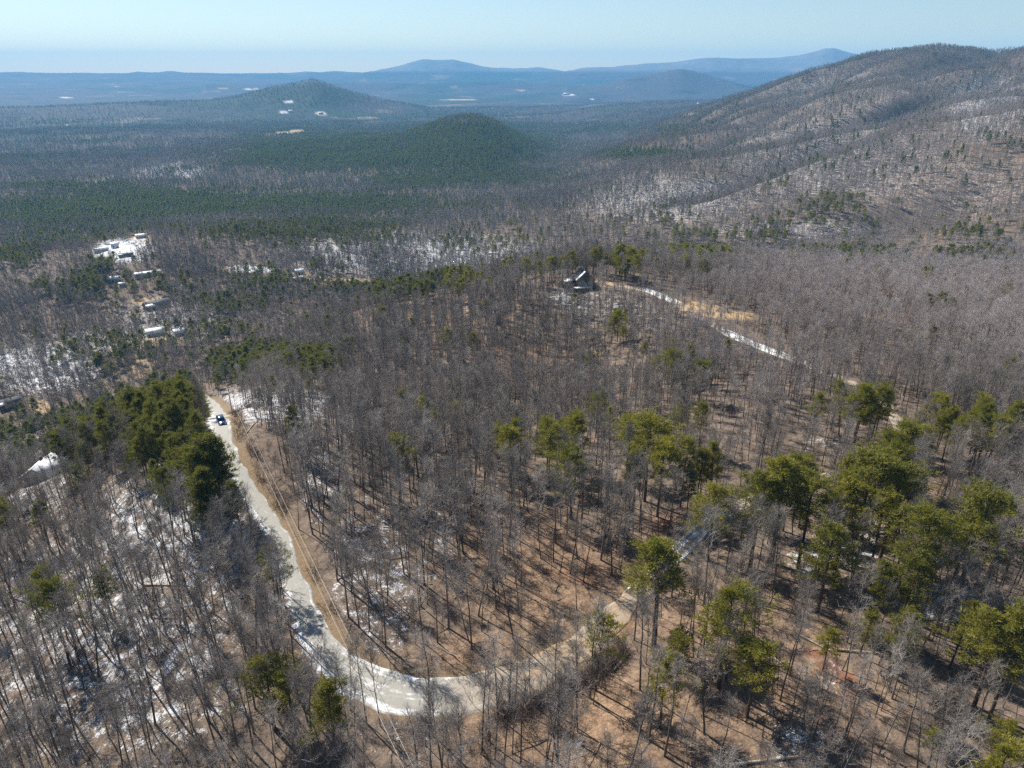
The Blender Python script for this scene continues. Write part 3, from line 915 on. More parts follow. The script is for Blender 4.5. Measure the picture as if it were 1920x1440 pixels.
HOUSES = [
    # name, px, py, width, depth, wall h, roof rise, yaw, kind
    ('timber_house', 1093, 535, 8.6, 7.5, 3.6, 4.0, 0.35, 'gable'),
    ('snowy_cottage', 78, 862, 9.0, 8.0, 3.2, 2.6, 0.95, 'snow'),
    ('cabin', 20, 762, 11.0, 7.0, 3.0, 2.4, 0.1, 'dark'),
    ('ranch_house', 293, 628, 12.5, 7.5, 2.8, 2.6, 0.05, 'snow'),
    ('shed', 337, 628, 7.0, 6.0, 2.6, 2.2, 0.1, 'snow'),
    ('barn', 295, 577, 19.0, 10.0, 3.4, 3.4, 0.35, 'dark'),
    ('long_shed', 278, 517, 22.0, 6.0, 2.6, 1.6, 0.05, 'snow'),
    ('mobile_home', 237, 481, 13.0, 5.0, 2.6, 1.2, -0.15, 'brown'),
    ('white_house', 216, 465, 7.0, 6.0, 4.0, 2.0, 0.1, 'white'),
    ('farm_shed', 265, 446, 11.0, 6.0, 2.8, 1.8, 0.1, 'snow'),
    ('farm_shed', 190, 472, 12.0, 6.0, 2.8, 1.8, 0.5, 'snow'),
    ('farm_shed', 213, 527, 9.0, 5.5, 2.6, 1.8, -0.2, 'snow'),
    ('farm_shed', 229, 537, 4.5, 4.0, 2.4, 1.4, 0.2, 'snow'),
    ('yellow_house', 561, 514, 8.0, 6.0, 3.0, 2.0, 0.1, 'yellow'),
    ('farm_shed', 560, 527, 9.0, 5.0, 2.6, 1.6, 0.3, 'snow'),
    ('far_house', 602, 214, 26.0, 12.0, 7.0, 4.0, 0.1, 'white'),
    ('far_house', 545, 210, 22.0, 12.0, 6.0, 4.0, 0.0, 'white'),
    ('far_house', 1062, 178, 60.0, 25.0, 12.0, 4.0, 0.0, 'white'),
    ('far_house', 1309, 196, 14.0, 9.0, 5.0, 3.0, 0.0, 'white'),
    ('far_house', 127, 237, 12.0, 8.0, 4.0, 3.0, 0.0, 'white'),
]
house_sites = []
for h_ in HOUSES:
    p = hit(h_[1], h_[2], 0, ground)
    if h_[0] == 'snowy_cottage':        # stands on the near slope, not in the valley below it
        p = on_level(h_[1], h_[2], 224.0)
    house_sites.append(p)
    clear_spots.append((p[0], p[1], max(h_[3], h_[4]) * 0.62 + 1.0, h_))

under = []
for zi, (r0, r1, phm, cell) in enumerate(zones):
    X, Y = scatter(r0, r1, phm, cell, 100 + zi)
    Z, D, I_, S_ = ground(X, Y, True)
    g = np.random.default_rng(200 + zi)
    cx, cyy, cd = proj(X, Y, Z + 9.0)
    bx_, by_, bd_ = proj(X, Y, Z)
    sp = blobs(bx_, by_, SPARSE_L)
    dens = 1.0 - sp
    dens = dens * np.clip(0.74 + 0.55 * fbm(X, Y, 22, 2, 14) + 0.5 * fbm(X, Y, 9, 2, 15), 0.05, 1)
    dens = dens * (1 - sstep(0.35, 0.6, blobs(bx_, by_, FIELD_L)))
    vw = np.interp(road_u[I_], [0, 2, 8, 14, 18, 22, 28, 44], [3, 4.5, 4, 3.5, 3, 2.5, 1.5, 1.0])
    open_ = ((road_u[I_] > 37) & (road_u[I_] < 38.8)) | ((road_u[I_] > 40.3) & (road_u[I_] < 42.3))
    lim = road_hw[I_] + np.where(S_ < 0, vw, 1.4) + np.where(open_, 3.5, 0)
    keep = (g.random(len(X)) < dens) & (D > lim)
    if r0 < 200:      # strip kept open under the wires
        wd_ = np.abs(np.interp(Y, [40, 80, 120, 175, 200], [-14, -25, -37, -62, -76]) - X)
    for hx, hy, hr, h_ in clear_spots:
        d2 = np.hypot(X - hx, Y - hy)
        keep &= d2 > hr
        # nothing tall right in front of the fronts that show
        toward = (X * hx + Y * hy) / max(math.hypot(hx, hy), 1)
        side = np.abs(X * hy - Y * hx) / max(math.hypot(hx, hy), 1)
        rr0 = math.hypot(hx, hy)
        fl = (20 if h_[0] == 'timber_house' else 30) if rr0 < 800 else 70
        keep &= ~((toward < rr0) & (toward > rr0 - fl) & (side < max(h_[3], h_[4]) * 0.55) & (g.random(len(X)) < (0.85 if rr0 > 1500 or rr0 < 400 else 0.6)))
    # keep the view of the car open
    if r0 < 300:
        cpx, cpy, _ = proj(X, Y, Z + 17)
        for wx0, wy0, wx1, wy1 in [(396, 745, 436, 812), (406, 744, 446, 750), (412, 735, 440, 748)]:
            keep &= ~((bx_ > wx0 - 4) & (bx_ < wx1 + 4) & (cpy < wy1) & (by_ > wy0))
    X, Y, Z, cx, cyy = X[keep], Y[keep], Z[keep], cx[keep], cyy[keep]
    pp = pine_map(cx, cyy, X, Y)
    isp = g.random(len(X)) < pp
    # pines need more room
    thin = ~isp | (g.random(len(X)) < np.maximum(0.36 if r0 < 360 else 0.75 if r0 < 1300 else 0.95, 0.85 * sstep(0.6, 0.85, pp)))
    b = ~isp
    pclump = sstep(0.7, 0.95, pp) * (r0 < 360)
    sz = (1 + 0.08 * pclump) * (0.94 if r0 < 140 else 0.80) * g.uniform(0.72, 1.12, len(X)) * (0.90 + 0.2 * fbm(X, Y, 60, 2, 20))
    small = g.random(len(X)) < 0.34
    BX.append(X[b]); BY.append(Y[b]); BZ.append(Z[b]); BS.append(np.where(small, sz * 0.62, sz)[b])
    isp &= thin
    under.append((X, Y, Z, cell, pp))
    PX.append(X[isp]); PY.append(Y[isp]); PZ.append(Z[isp]); PS.append(sz[isp])
for zi, (X, Y, Z, cell, pq) in enumerate(under[:5]):
    # saplings and small trees between the tall ones
    g = np.random.default_rng(300 + zi)
    k = (g.random(len(X)) < (0.32 if zi == 0 else 0.5)) & (g.random(len(X)) > 1.6 * pq)
    ox, oy = g.normal(0, cell * 0.45, (2, k.sum()))
    X, Y = X[k] + ox, Y[k] + oy
    Z, D, I_, S_ = ground(X, Y, True)
    k = (D > road_hw[I_] + 1.2)
    BX.append(X[k]); BY.append(Y[k]); BZ.append(Z[k]); BS.append(g.uniform(0.22, 0.55, k.sum()))
BX, BY, BZ, BS = map(np.concatenate, (BX, BY, BZ, BS))
PX, PY, PZ, PS = map(np.concatenate, (PX, PY, PZ, PS))

# pines one can name by where they stand: top pixel, height
NAMED_PINES = [
    (1245, 1024, 18.5, 'bushy yellow-green pine standing alone beside the road right of the bend'),
    (1376, 1102, 17.5, 'spreading pine on the leafy slope right of the lone roadside pine'),
    (1425, 1208, 12.5, 'smaller pine just in front of the spreading slope pine'),
    (1278, 1192, 8.5, 'small young pine below the lone roadside pine'),
    (612, 1276, 13.5, 'round-topped olive pine on the outside of the road bend'),
    (492, 1240, 13, 'thin-crowned pine in the woods left of the round-topped bend pine'),
    (536, 1262, 11.5, 'slim pine between the thin-crowned pine and the bend'),
    (508, 1030, 11, 'dark pine leaning over the snowy left edge of the road'),
    (184, 1070, 11, 'small pine alone among bare trees on the snowy left slope'),
    (1480, 868, 20, 'broad bright pine left of the gap with the pale track'),
    (1432, 896, 18, 'pine on the left shoulder of the broad bright pine clump'),
    (1528, 900, 17.5, 'pine on the right shoulder of the broad bright pine clump'),
    (1640, 850, 20, 'tall bright pine right of the gap with the pale track'),
    (1602, 905, 16.5, 'pine below the pale track at the middle of the right clump'),
    (1692, 880, 18, 'pine on the right side of the tall bright clump'),
    (1665, 930, 16, 'lower front pine of the tall bright clump'),
    (1345, 912, 15.5, 'dull green pine beside the snowy stretch of road'),
    (1566, 993, 15.5, 'open-crowned pine above the snow patch on the right slope'),
    (1660, 1062, 13, 'wide low pine on the right slope, left one of a touching pair'),
    (1718, 1052, 14, 'wide low pine on the right slope, right one of a touching pair'),
    (1752, 965, 19, 'dark-sided tall pine above the shaded snow on the right'),
    (1852, 925, 20, 'tall pale-tipped pine near the right edge'),
    (1824, 968, 15, 'pine in front of the tall pale-tipped right edge pine'),
    (1885, 1155, 15, 'yellow-green pine at the right edge, left of a touching two'),
    (1925, 1150, 17, 'yellow-green pine cut by the right edge of the view'),
    (1632, 1148, 8, 'low young pine under the touching pair on the right slope'),
    (1560, 1180, 7.5, 'low yellowish young pine by the fallen log on the right slope'),
    (1762, 1372, 6, 'low yellow young pine left of the dark boulder'),
    (1900, 1360, 7, 'young yellow pine right of the dark boulder'),
    (1222, 786, 19, 'tall bright pine in the woods above the road, left of the big clumps'),
    (1246, 828, 17, 'pine close below the tall bright pine in the middle woods'),
    (1196, 846, 14.5, 'pine left of the middle woods pair'),
    (1032, 795, 15.5, 'dark round pine alone in the grey middle woods, right of a smaller one'),
    (957, 803, 14.5, 'dark round pine alone in the grey middle woods, leftmost'),
    (1076, 842, 16, 'narrow dark pine by the red oak leaves in the middle woods'),
    (548, 765, 12, 'pine by the snowy clearing right of the car'),
]
named = []
for px_, py_, H_, lab in NAMED_PINES:
    p = hit(px_, py_, H_ * 0.97, ground)
    named.append((p[0], p[1], float(ground(np.array([p[0]]), np.array([p[1]]))[0]), H_, lab))
for x, y, z, H_, lab in named:      # room round them
    m = np.hypot(BX - x, BY - y) > 1.8
    BX, BY, BZ, BS = BX[m], BY[m], BZ[m], BS[m]
    m = np.hypot(PX - x, PY - y) > 3.5
    PX, PY, PZ, PS = PX[m], PY[m], PZ[m], PS[m]
print('trees', len(BX), 'pines', len(PX))

# ---- tree models
NB, NPN = 14, 9
bare_models, pine_models = [], []
for k in range(NB):
    g = random.Random(k * 7 + 1)
    T, C = bare_tree(k + 10, 20, g.uniform(0.10, 0.19), g.uniform(0.72, 1.15), g.uniform(0.30, 0.55), g.randint(12, 18), 6, 8)
    bare_models.append((T.get(), C.get()))
for k in range(NPN):
    g = random.Random(k * 5 + 2)
    T, B, v, f = pine_tree(k + 40, 18, g.uniform(0.15, 0.22), g.uniform(0.42, 0.58), g.uniform(2.3, 3.3), 56, 7, 16, 0.5, 0.052)
    pine_models.append((T.get(), B.get(), (v, f)))

tmpl = bpy.data.collections.new('tree_models')       # models only, not in the scene
names_b, names_p = [], []


def template(name, me, coll):
    o = bpy.data.objects.new(name, me)
    coll.objects.link(o)


bare_coll = bpy.data.collections.new('bare_tree_models')
pine_coll = bpy.data.collections.new('pine_tree_models')
bm_mats, pm_mats = [M['trunk'], M['twig']], [M['pine_trunk'], M['needle'], M['needle_far']]
for k in range(NB):
    (tv, tf), (cv, cf) = bare_models[k]
    template('a%02d' % k, joined('bare', [(tv, tf, 0), (cv, cf, 1)], bm_mats), bare_coll)
for k in range(6):          # middle distance
    T, C = bare_tree(k + 70, 20, 0.16, random.uniform(0.95, 1.3), random.uniform(0.28, 0.45), 13, 6, 8, lod=1)
    template('b%02d' % k, joined('bare', [(*T.get(), 0), (*C.get(), 1)], bm_mats), bare_coll)
for k in range(5):          # far
    T, C = bare_tree(k + 90, 20, 0.20, random.uniform(1.2, 1.6), random.uniform(0.22, 0.38), 9, 5, 5, lod=2)
    template('c%02d' % k, joined('bare', [(*T.get(), 0), (*C.get(), 1)], bm_mats), bare_coll)
for k in range(NPN):
    t, b_, nd = pine_models[k]
    template('a%02d' % k, joined('pine', [(*t, 0), (*b_, 0), (*nd, 1)], pm_mats), pine_coll)
for k in range(5):
    T, B, v, f = pine_tree(k + 140, 18, 0.19, random.uniform(0.35, 0.5), random.uniform(2.7, 3.4), 28, 6, 11, 0.8, 0.13, lod=1)
    template('b%02d' % k, joined('pine', [(*T.get(), 0), (*B.get(), 0), (v, f, 1)], pm_mats), pine_coll)
for k in range(5):
    T, B, v, f = pine_tree(k + 160, 17, 0.19, random.uniform(0.22, 0.32), random.uniform(2.5, 3.1), 20, 4, 6, 1.15, 0.28, 'cone', lod=2)
    template('c%02d' % k, joined('pine', [(*T.get(), 0), (v, f, 2)], pm_mats), pine_coll)


def in_view(x, y, z, H):
    bx_, by_, d = proj(x, y, z)
    tx, ty, _ = proj(x, y, z + H)
    return (d > 5) & (bx_ > 0) & (bx_ < 1920) & (ty < 1425) & (by_ > 40) & (tx > 0) & (tx < 1920), by_ - ty, bx_, by_, tx, ty


# the largest 300 bare trees, and 300 pines (the named ones among them), are single objects
vis, sz_b, bbx, bby, btx, bty = in_view(BX, BY, BZ, BS * 20)
order = np.argsort(np.where(vis, -sz_b, 0))[:300]
ind_b = order
mask_b = np.ones(len(BX), bool); mask_b[ind_b] = False
visp, sz_p, pbx, pby, ptx, pty = in_view(PX, PY, PZ, PS * 18)
n_more = 300 - len(named)
ind_p = np.argsort(np.where(visp, -sz_p, 0))[:n_more]
mask_p = np.ones(len(PX), bool); mask_p[ind_p] = False


def make_proto(name, meshes):
    return {'name': name, 'parts': meshes}


def place(proto, loc, rz, tilt, sc):
    root = empty(proto['name'], loc)
    root.rotation_euler = (tilt[0], tilt[1], rz)
    root.scale = (sc[0], sc[0], sc[1])
    for src in proto['parts']:
        c = src.copy()
        COL.objects.link(c)
        c.parent = root
    return root


def part_src(name, me):
    return bpy.data.objects.new(name, me)


bare_protos = []
for k, ((tv, tf), (cv, cf)) in enumerate(bare_models):
    bare_protos.append(make_proto('bare_tree', [part_src('trunk', mesh_from('trunk', tv, [tf], [M['trunk']])), part_src('crown', mesh_from('crown', cv, [cf], [M['twig']]))]))
pine_protos = []
for k, (t, b_, nd) in enumerate(pine_models):
    pine_protos.append(make_proto('pine_tree', [part_src('trunk', mesh_from('trunk', t[0], [t[1]], [M['pine_trunk']])),
                                               part_src('crown', joined('crown', [(*b_, 0), (*nd, 1)], [M['pine_trunk'], M['needle']]))]))


SHORT = ['the lone roadside pine', 'the spreading slope pine', 'the smaller front slope pine', 'the small pine below the lone roadside pine', 'the round-topped bend pine', 'the thin-crowned pine', 'the slim pine beside the bend',
         'the dark pine at the snowy road edge', 'the small pine on the left slope', 'the broad bright pine', 'the left shoulder pine', 'the right shoulder pine', 'the tall bright pine', 'the pine below the pale track', 'the right side pine of the tall clump',
         'the lower front pine of the tall clump', 'the dull green roadside pine', 'the open-crowned slope pine', 'the left one of the touching pines', 'the right one of the touching pines', 'the dark-sided tall pine', 'the pale-tipped tall pine',
         'the pine before the pale-tipped one', 'the left pine at the right edge', 'the cut off pine at the right edge', 'the low young pine on the slope', 'the yellowish young pine by the log', 'the young pine left of the boulder', 'the young pine right of the boulder',
         'the tall bright pine of the middle woods', 'the pine below the tall middle pine', 'the left pine of the middle trio', 'the dark round pine', 'the leftmost dark round pine', 'the narrow dark pine by red leaves', 'the pine by the snowy clearing']
MARKS = [(293, 628, 'the long low snowy house'), (337, 628, 'the small snowy shed'), (295, 577, 'the large dark barn'), (20, 762, 'the low dark cabin'), (480, 700, 'the wood edge beyond the road end'), (250, 730, 'the top of the left pine clump'), (345, 860, 'the lower end of the left pine clump'), (165, 830, 'the middle of the left pine clump'), (416, 795, 'the parked car'), (429, 742, 'the utility pole'), (78, 862, 'the snowy cottage'), (1803, 1425, 'the dark boulder'), (474, 800, 'the fallen trunk under the wires'), (1165, 1240, 'the leaning dead trunk'), (1440, 1425, 'the long pale log'),
         (1607, 1220, 'the grey log'), (1464, 1243, 'the short pale log'), (1740, 1160, 'the log on the snow'), (310, 1097, 'the long white fallen trunk'), (311, 1158, 'the shorter fallen trunk'), (1075, 912, 'the slanting pale trunk'), (1276, 1192, 'the log under the lone pine'),
         (810, 1270, 'the inner curve of the bend'), (800, 1345, 'the outer curve of the bend'), (500, 1000, 'the narrowest straight road stretch'), (590, 1200, 'the snowy road edge above the bend'), (1310, 995, 'the snowy stretch of road'), (1100, 1200, 'the tan stretch of road'), (1565, 890, 'the pale track in the gap'),
         (60, 1420, 'the bottom left corner of the view'), (1880, 1420, 'the bottom right corner of the view'), (960, 1420, 'the middle of the bottom edge'), (20, 1050, 'the middle of the left edge'), (1900, 1040, 'the middle of the right edge')]
for (x_, y_, z_, H_, lab_), sh in zip(named, SHORT):
    q = proj(np.array([x_]), np.array([y_]), np.array([z_]))
    MARKS.append((float(q[0][0]), float(q[1][0]), sh))


def label_by_marks(ind, fx, fy, ok, head):
    """each tree named by the landmark it stands nearest to, its rank there and its side"""
    ind = np.asarray(ind); isin = np.zeros(len(fx), bool); isin[ind] = True
    pool = np.where(ok)[0]
    cand = []
    for mi, (mx, my, nm) in enumerate(MARKS):
        dx = fx[pool] - mx; dy = (fy[pool] - my) * 1.3
        dist = np.hypot(dx, dy)
        side = np.where(np.abs(dx) >= np.abs(dy), np.where(dx < 0, 0, 1), np.where(dy < 0, 2, 3))
        for sd_ in range(4):
            m = np.where((side == sd_) & (dist > 4))[0]
            m = m[np.argsort(dist[m])][:10]
            for rk, q in enumerate(m):
                if isin[pool[q]] and dist[q] < 520:
                    cand.append((rk * 60 + dist[q], pool[q], mi, sd_, rk))
    cand.sort()
    out, used = {}, set()
    words_ = ['closest', 'second closest', 'third closest', 'fourth closest', 'fifth closest', 'sixth closest', 'seventh closest', 'eighth closest', 'ninth closest', 'tenth closest']
    sides = ['on the left of', 'on the right of', 'behind', 'in front of']
    for _, i, mi, sd_, rk in cand:
        if i in out or (mi, sd_, rk) in used:
            continue
        used.add((mi, sd_, rk))
        out[i] = '%s %s %s %s' % (words_[rk], head, sides[sd_], MARKS[mi][2])
    return out


def zone_of(bx_, by_, x, y):
    """plain words for the part of the woods a trunk foot stands in"""
    d, i, s = road_dist(np.array([x]), np.array([y]))
    d, i, s = float(d[0]), int(i[0]), float(s[0])
    f = road_u[i]
    near_road = d < road_hw[i] + 7
    if near_road and f < 5: return ('beside the road near the parked car', 'trees near the parked car')
    if near_road and f < 15 and s > 0: return ('on the snowy left edge of the straight road', 'trees along the left road edge')
    if near_road and f < 15: return ('on the bank between road and grey woods', 'trees along the right road bank')
    if near_road and f < 21: return ('around the sharp road bend', 'trees round the bend')
    if near_road and f < 27: return ('beside the tan stretch of road after the bend', 'trees along the tan road')
    if bx_ < 560 and by_ > 1180: return ('on the snowy slope in the lower left corner', 'trees of the lower left slope')
    if bx_ < 560 and by_ > 930: return ('on the snowy slope left of the straight road', 'trees of the left slope')
    if bx_ < 560:
        best = min([(250, 745, 'at the top of the left pine clump'), (330, 815, 'in the middle of the left pine clump'), (400, 900, 'at the lower end of the left pine clump'), (150, 830, 'at the left side of the left pine clump'), (30, 860, 'around the snowy cottage at the left edge'),
                    (480, 730, 'at the wood edge beyond the road end'), (250, 670, 'in the valley woods beyond the left pine clump'), (60, 740, 'near the low dark cabin at the left edge'), (350, 640, 'in front of the long low snowy house')], key=lambda q: math.hypot(bx_ - q[0], 1.4 * (by_ - q[1])))
        return (best[2], 'trees ' + best[2])
    if bx_ < 560: return ('behind the dark pines left of the car', 'trees behind the left pines')
    if bx_ < 830 and by_ < 1300: return ('in the shady snow streaked woods inside the bend', 'trees inside the bend, left')
    if bx_ < 1240 and by_ < 1290 and by_ > 960: return ('on the orange leaf slope inside the bend', 'trees on the leaf slope inside the bend')
    if bx_ < 1300 and by_ <= 960: return ('in the grey woods above the bend', 'trees above the bend')
    if bx_ < 1000: return ('in the brushy strip below the bend', 'trees below the bend')
    if bx_ < 1420 and by_ > 1150: return ('on the orange leaf slope right of the bend', 'trees on the leaf slope right of the bend')
    if by_ > 1250: return ('on the leafy slope in the lower right corner', 'trees of the lower right slope')
    if by_ > 1000: return ('on the right slope between the pines', 'trees of the right slope')
    return ('in the woods above the right hand pines', 'trees above the right pines')


gI = np.random.default_rng(77)


def label_zone(idx, bxs, bys, X, Y, S, kind_words, group_word):
    """labels: the extreme trees of each zone get their own words, the rest share one true label"""
    zs = {}
    for n_, i in enumerate(idx):
        zs.setdefault(zone_of(bxs[i], bys[i], X[i], Y[i]), []).append(i)
    out = {}
    for (ph_, gname), mem in zs.items():
        used = set()
        picks = [('tallest', max(mem, key=lambda i: S[i])), ('leftmost', min(mem, key=lambda i: bxs[i])), ('rightmost', max(mem, key=lambda i: bxs[i])),
                 ('nearest', max(mem, key=lambda i: bys[i])), ('farthest', min(mem, key=lambda i: bys[i])), ('smallest', min(mem, key=lambda i: S[i]))]
        for w, i in picks:
            if i not in used:
                used.add(i)
                out[i] = ('%s of the %s %s' % (w, kind_words[1], ph_), gname)
        for i in mem:
            if i not in used:
                out[i] = ('%s %s' % (kind_words[0], ph_), gname)
    return out


labs = label_zone(list(ind_b), bbx, bby, BX, BY, BS, ('slender bare grey tree', 'bare grey trees'), 'bare')
lm = label_by_marks(ind_b, bbx, bby, vis & (BS > 0.3), 'bare tree')
for i in ind_b:
    labs[i] = (lm.get(i, labs[i][0]), labs[i][1])
    o = place(bare_protos[int(gI.integers(NB))], (BX[i], BY[i], BZ[i]), gI.random() * 6.28, gI.normal(0, 0.05, 2), (BS[i] * gI.uniform(0.85, 1.15), BS[i]))
    tag(o, labs[i][0], 'tree', 'bare ' + labs[i][1])
labp = label_zone(list(ind_p), pbx, pby, PX, PY, PS, ('green pine tree', 'green pines'), 'pine')
lm = label_by_marks(ind_p, pbx, pby, visp, 'pine')
for i in ind_p:
    labp[i] = (lm.get(i, labp[i][0]), labp[i][1])
    o = place(pine_protos[int(gI.integers(NPN))], (PX[i], PY[i], PZ[i]), gI.random() * 6.28, gI.normal(0, 0.02, 2), (PS[i] * gI.uniform(0.95, 1.3), PS[i] * gI.uniform(.9, 1.08)))
    tag(o, labp[i][0], 'pine', 'pine ' + labp[i][1])
for k, (x, y, z, H_, lab) in enumerate(named):
    s = H_ / 18
    o = place(pine_protos[k % NPN], (x, y, z), gI.random() * 6.28, (0, 0), (s * gI.uniform(1.3, 1.7), s))
    tag(o, lab, 'pine', 'pines that stand out singly')


# ---- all the other trees: one object of stuff per kind
def stuff_instances(name, coll, X, Y, Z, idx, SXY, SZ, seed, label):
    g = np.random.default_rng(seed)
    n = len(X)
    me = bpy.data.meshes.new(name)
    me.vertices.add(n)
    me.vertices.foreach_set('co', np.stack([X, Y, Z], 1).astype(np.float32).ravel())
    a = me.attributes.new('pick', 'INT', 'POINT'); a.data.foreach_set('value', idx.astype(np.int32))
    a = me.attributes.new('size', 'FLOAT_VECTOR', 'POINT'); a.data.foreach_set('vector', np.stack([SXY, SXY, SZ], 1).astype(np.float32).ravel())
    q_ = proj(X, Y, Z)
    pl_ = blobs(q_[0], q_[1], [(1720, 550, 420, 120, 1), (1500, 640, 330, 120, .6), (1450, 800, 130, 60, .6), (1750, 300, 350, 140, .5), (1880, 640, 200, 120, .9)])
    a = me.attributes.new('pale', 'FLOAT', 'POINT'); a.data.foreach_set('value', pl_.astype(np.float32))
    rot = np.stack([g.normal(0, 0.05, n), g.normal(0, 0.05, n), g.random(n) * 6.283], 1)
    a = me.attributes.new('turn', 'FLOAT_VECTOR', 'POINT'); a.data.foreach_set('vector', rot.astype(np.float32).ravel())
    o = link(name, me)
    ng = bpy.data.node_groups.new(name, 'GeometryNodeTree')
    ng.interface.new_socket('Geometry', in_out='INPUT', socket_type='NodeSocketGeometry')
    ng.interface.new_socket('Geometry', in_out='OUTPUT', socket_type='NodeSocketGeometry')
    gi = ng.nodes.new('NodeGroupInput'); go = ng.nodes.new('NodeGroupOutput')
    ci = ng.nodes.new('GeometryNodeCollectionInfo')
    ci.inputs['Collection'].default_value = coll
    ci.inputs['Separate Children'].default_value = True
    ci.inputs['Reset Children'].default_value = True
    ip = ng.nodes.new('GeometryNodeInstanceOnPoints')
    ip.inputs['Pick Instance'].default_value = True

    def na(nm, t):
        q = ng.nodes.new('GeometryNodeInputNamedAttribute'); q.data_type = t
        q.inputs['Name'].default_value = nm
        return [s for s in q.outputs if s.enabled][0]
    ng.links.new(gi.outputs[0], ip.inputs['Points'])
    ng.links.new(ci.outputs[0], ip.inputs['Instance'])
    ng.links.new(na('pick', 'INT'), ip.inputs['Instance Index'])
    e2r = ng.nodes.new('FunctionNodeEulerToRotation')
    ng.links.new(na('turn', 'FLOAT_VECTOR'), e2r.inputs[0])
    ng.links.new(e2r.outputs[0], ip.inputs['Rotation'])
    ng.links.new(na('size', 'FLOAT_VECTOR'), ip.inputs['Scale'])
    ng.links.new(ip.outputs[0], go.inputs[0])
    md = o.modifiers.new('instances', 'NODES'); md.node_group = ng
    tag(o, label, None, None, 'stuff')
    return o


g = np.random.default_rng(5)
rb = np.hypot(BX, BY)
pick = np.where(rb < 380, g.integers(0, NB, len(BX)), np.where(rb < 1000, NB + g.integers(0, 6, len(BX)), NB + 6 + g.integers(0, 5, len(BX))))
m = mask_b
far_grow = 1 + 0.25 * sstep(1500, 4000, rb)
stuff_instances('bare_woodland', bare_coll, BX[m], BY[m], BZ[m], pick[m], (BS * g.uniform(0.85, 1.2, len(BX)) * far_grow)[m], BS[m], 1, 'grey brown mass of leafless winter trees covering slopes and valley')
rp = np.hypot(PX, PY)
pick = np.where(rp < 380, g.integers(0, NPN, len(PX)), np.where(rp < 950, NPN + g.integers(0, 5, len(PX)), NPN + 5 + g.integers(0, 5, len(PX))))
m = mask_p
far_grow = 1.15 + 0.45 * sstep(1300, 3500, rp)
stuff_instances('pine_woodland', pine_coll, PX[m], PY[m], PZ[m], pick[m], (PS * g.uniform(0.95, 1.3, len(PX)) * far_grow)[m], (PS * 0.95)[m], 2, 'dark green mass of pines on the hills and among bare woods')

# ---- undergrowth: bare brush
brush_coll = bpy.data.collections.new('brush_models')
for k in range(5):
    v, f = shrub(k + 300, random.uniform(1.3, 2.0)).get()
    template('a%02d' % k, mesh_from('brush', v, [f], [M['brush']]), brush_coll)
X, Y = scatter(42, 300, 52, 2.5, 900)
Z, D, I_, S_ = ground(X, Y, True)
qx_, qy_, _ = proj(X, Y, Z)
BRUSH_L = [(440, 830, 30, 60, .95), (475, 880, 30, 50, .9), (520, 960, 25, 50, .9), (565, 1070, 25, 60, .85), (600, 1150, 30, 50, .85), (560, 850, 60, 60, .8), (900, 1380, 190, 60, 1), (1050, 1330, 60, 40, 1), (1100, 1290, 50, 40, .9), (1150, 1250, 50, 40, .8), (720, 1160, 90, 80, .6), (760, 1400, 140, 40, .8), (300, 1150, 330, 260, .35), (560, 900, 60, 120, .45), (1130, 1090, 40, 40, .8), (1640, 1130, 300, 200, .3), (1380, 1350, 40, 30, .7), (1850, 1130, 90, 40, .7)]
g = np.random.default_rng(55)
lim = road_hw[I_] + 1.0
k = (g.random(len(X)) < np.maximum(blobs(qx_, qy_, BRUSH_L), 0.42)) & (D > lim)
X, Y, Z = X[k], Y[k], Z[k]
# a row of brush on the outer shoulder after the bend
ix = np.searchsorted(road_u, np.linspace(20.6, 24.6, 80))
off = (road_hw[ix] + g.uniform(1.2, 4.0, len(ix)))
ex = road_c[ix] + nrm[ix] * off[:, None]
X = np.concatenate([X, ex[:, 0]]); Y = np.concatenate([Y, ex[:, 1]]); Z = np.concatenate([Z, ground(ex[:, 0], ex[:, 1])])
s = np.where(np.maximum(blobs(*proj(X, Y, Z)[:2], BRUSH_L), 0.1) > .5, g.uniform(0.8, 1.5, len(X)), g.uniform(0.35, 1.0, len(X)))
stuff_instances('undergrowth', brush_coll, X, Y, Z, g.integers(0, 5, len(X)), s, s * g.uniform(.7, 1.1, len(X)), 3, 'low tangled bare brush under the trees and along the road')
# ---- fallen branches strewn over the forest floor
stick_coll = bpy.data.collections.new('stick_models')
M['deadwood'] = make_bark('dead_branch_wood', (0.16, 0.135, 0.11), (0.46, 0.41, 0.35), (0.26, 0.21, 0.17))
for k in range(6):
    g = np.random.default_rng(k + 700)
    S = Segs()
    ln = g.uniform(2.0, 6.0)
    t = np.linspace(0, 1, 5)
    P = np.stack([t * ln, np.cumsum(g.normal(0, .1, 5)), 0.08 + 0.05 * g.random(5)], 1)
    S.poly(P, np.linspace(.085, .025, 5), 5)
    for _ in range(7):
        a = P[0] + (P[-1] - P[0]) * g.uniform(.3, 1)
        S.add([a], [a + np.array([g.uniform(.1, .6), g.choice([-1, 1]) * g.uniform(.3, .9), g.uniform(0, .5)]) * ln * .35], .03, .012, 3)
    v, f = S.get()
    template('a%02d' % k, mesh_from('branch', v, [f], [M['deadwood']]), stick_coll)
X, Y = scatter(42, 260, 52, 5.0, 950)
Z, D, I_, S_ = ground(X, Y, True)
g = np.random.default_rng(56)
k = (D > road_hw[I_] + 2.5) & (g.random(len(X)) < 0.6)
X, Y, Z = X[k], Y[k], Z[k]
s = g.uniform(0.5, 1.25, len(X))
stuff_instances('fallen_branches', stick_coll, X, Y, Z + 0.02, g.integers(0, 6, len(X)), s, s, 4, 'grey broken branches lying among the dead leaves')
print('trees ready')
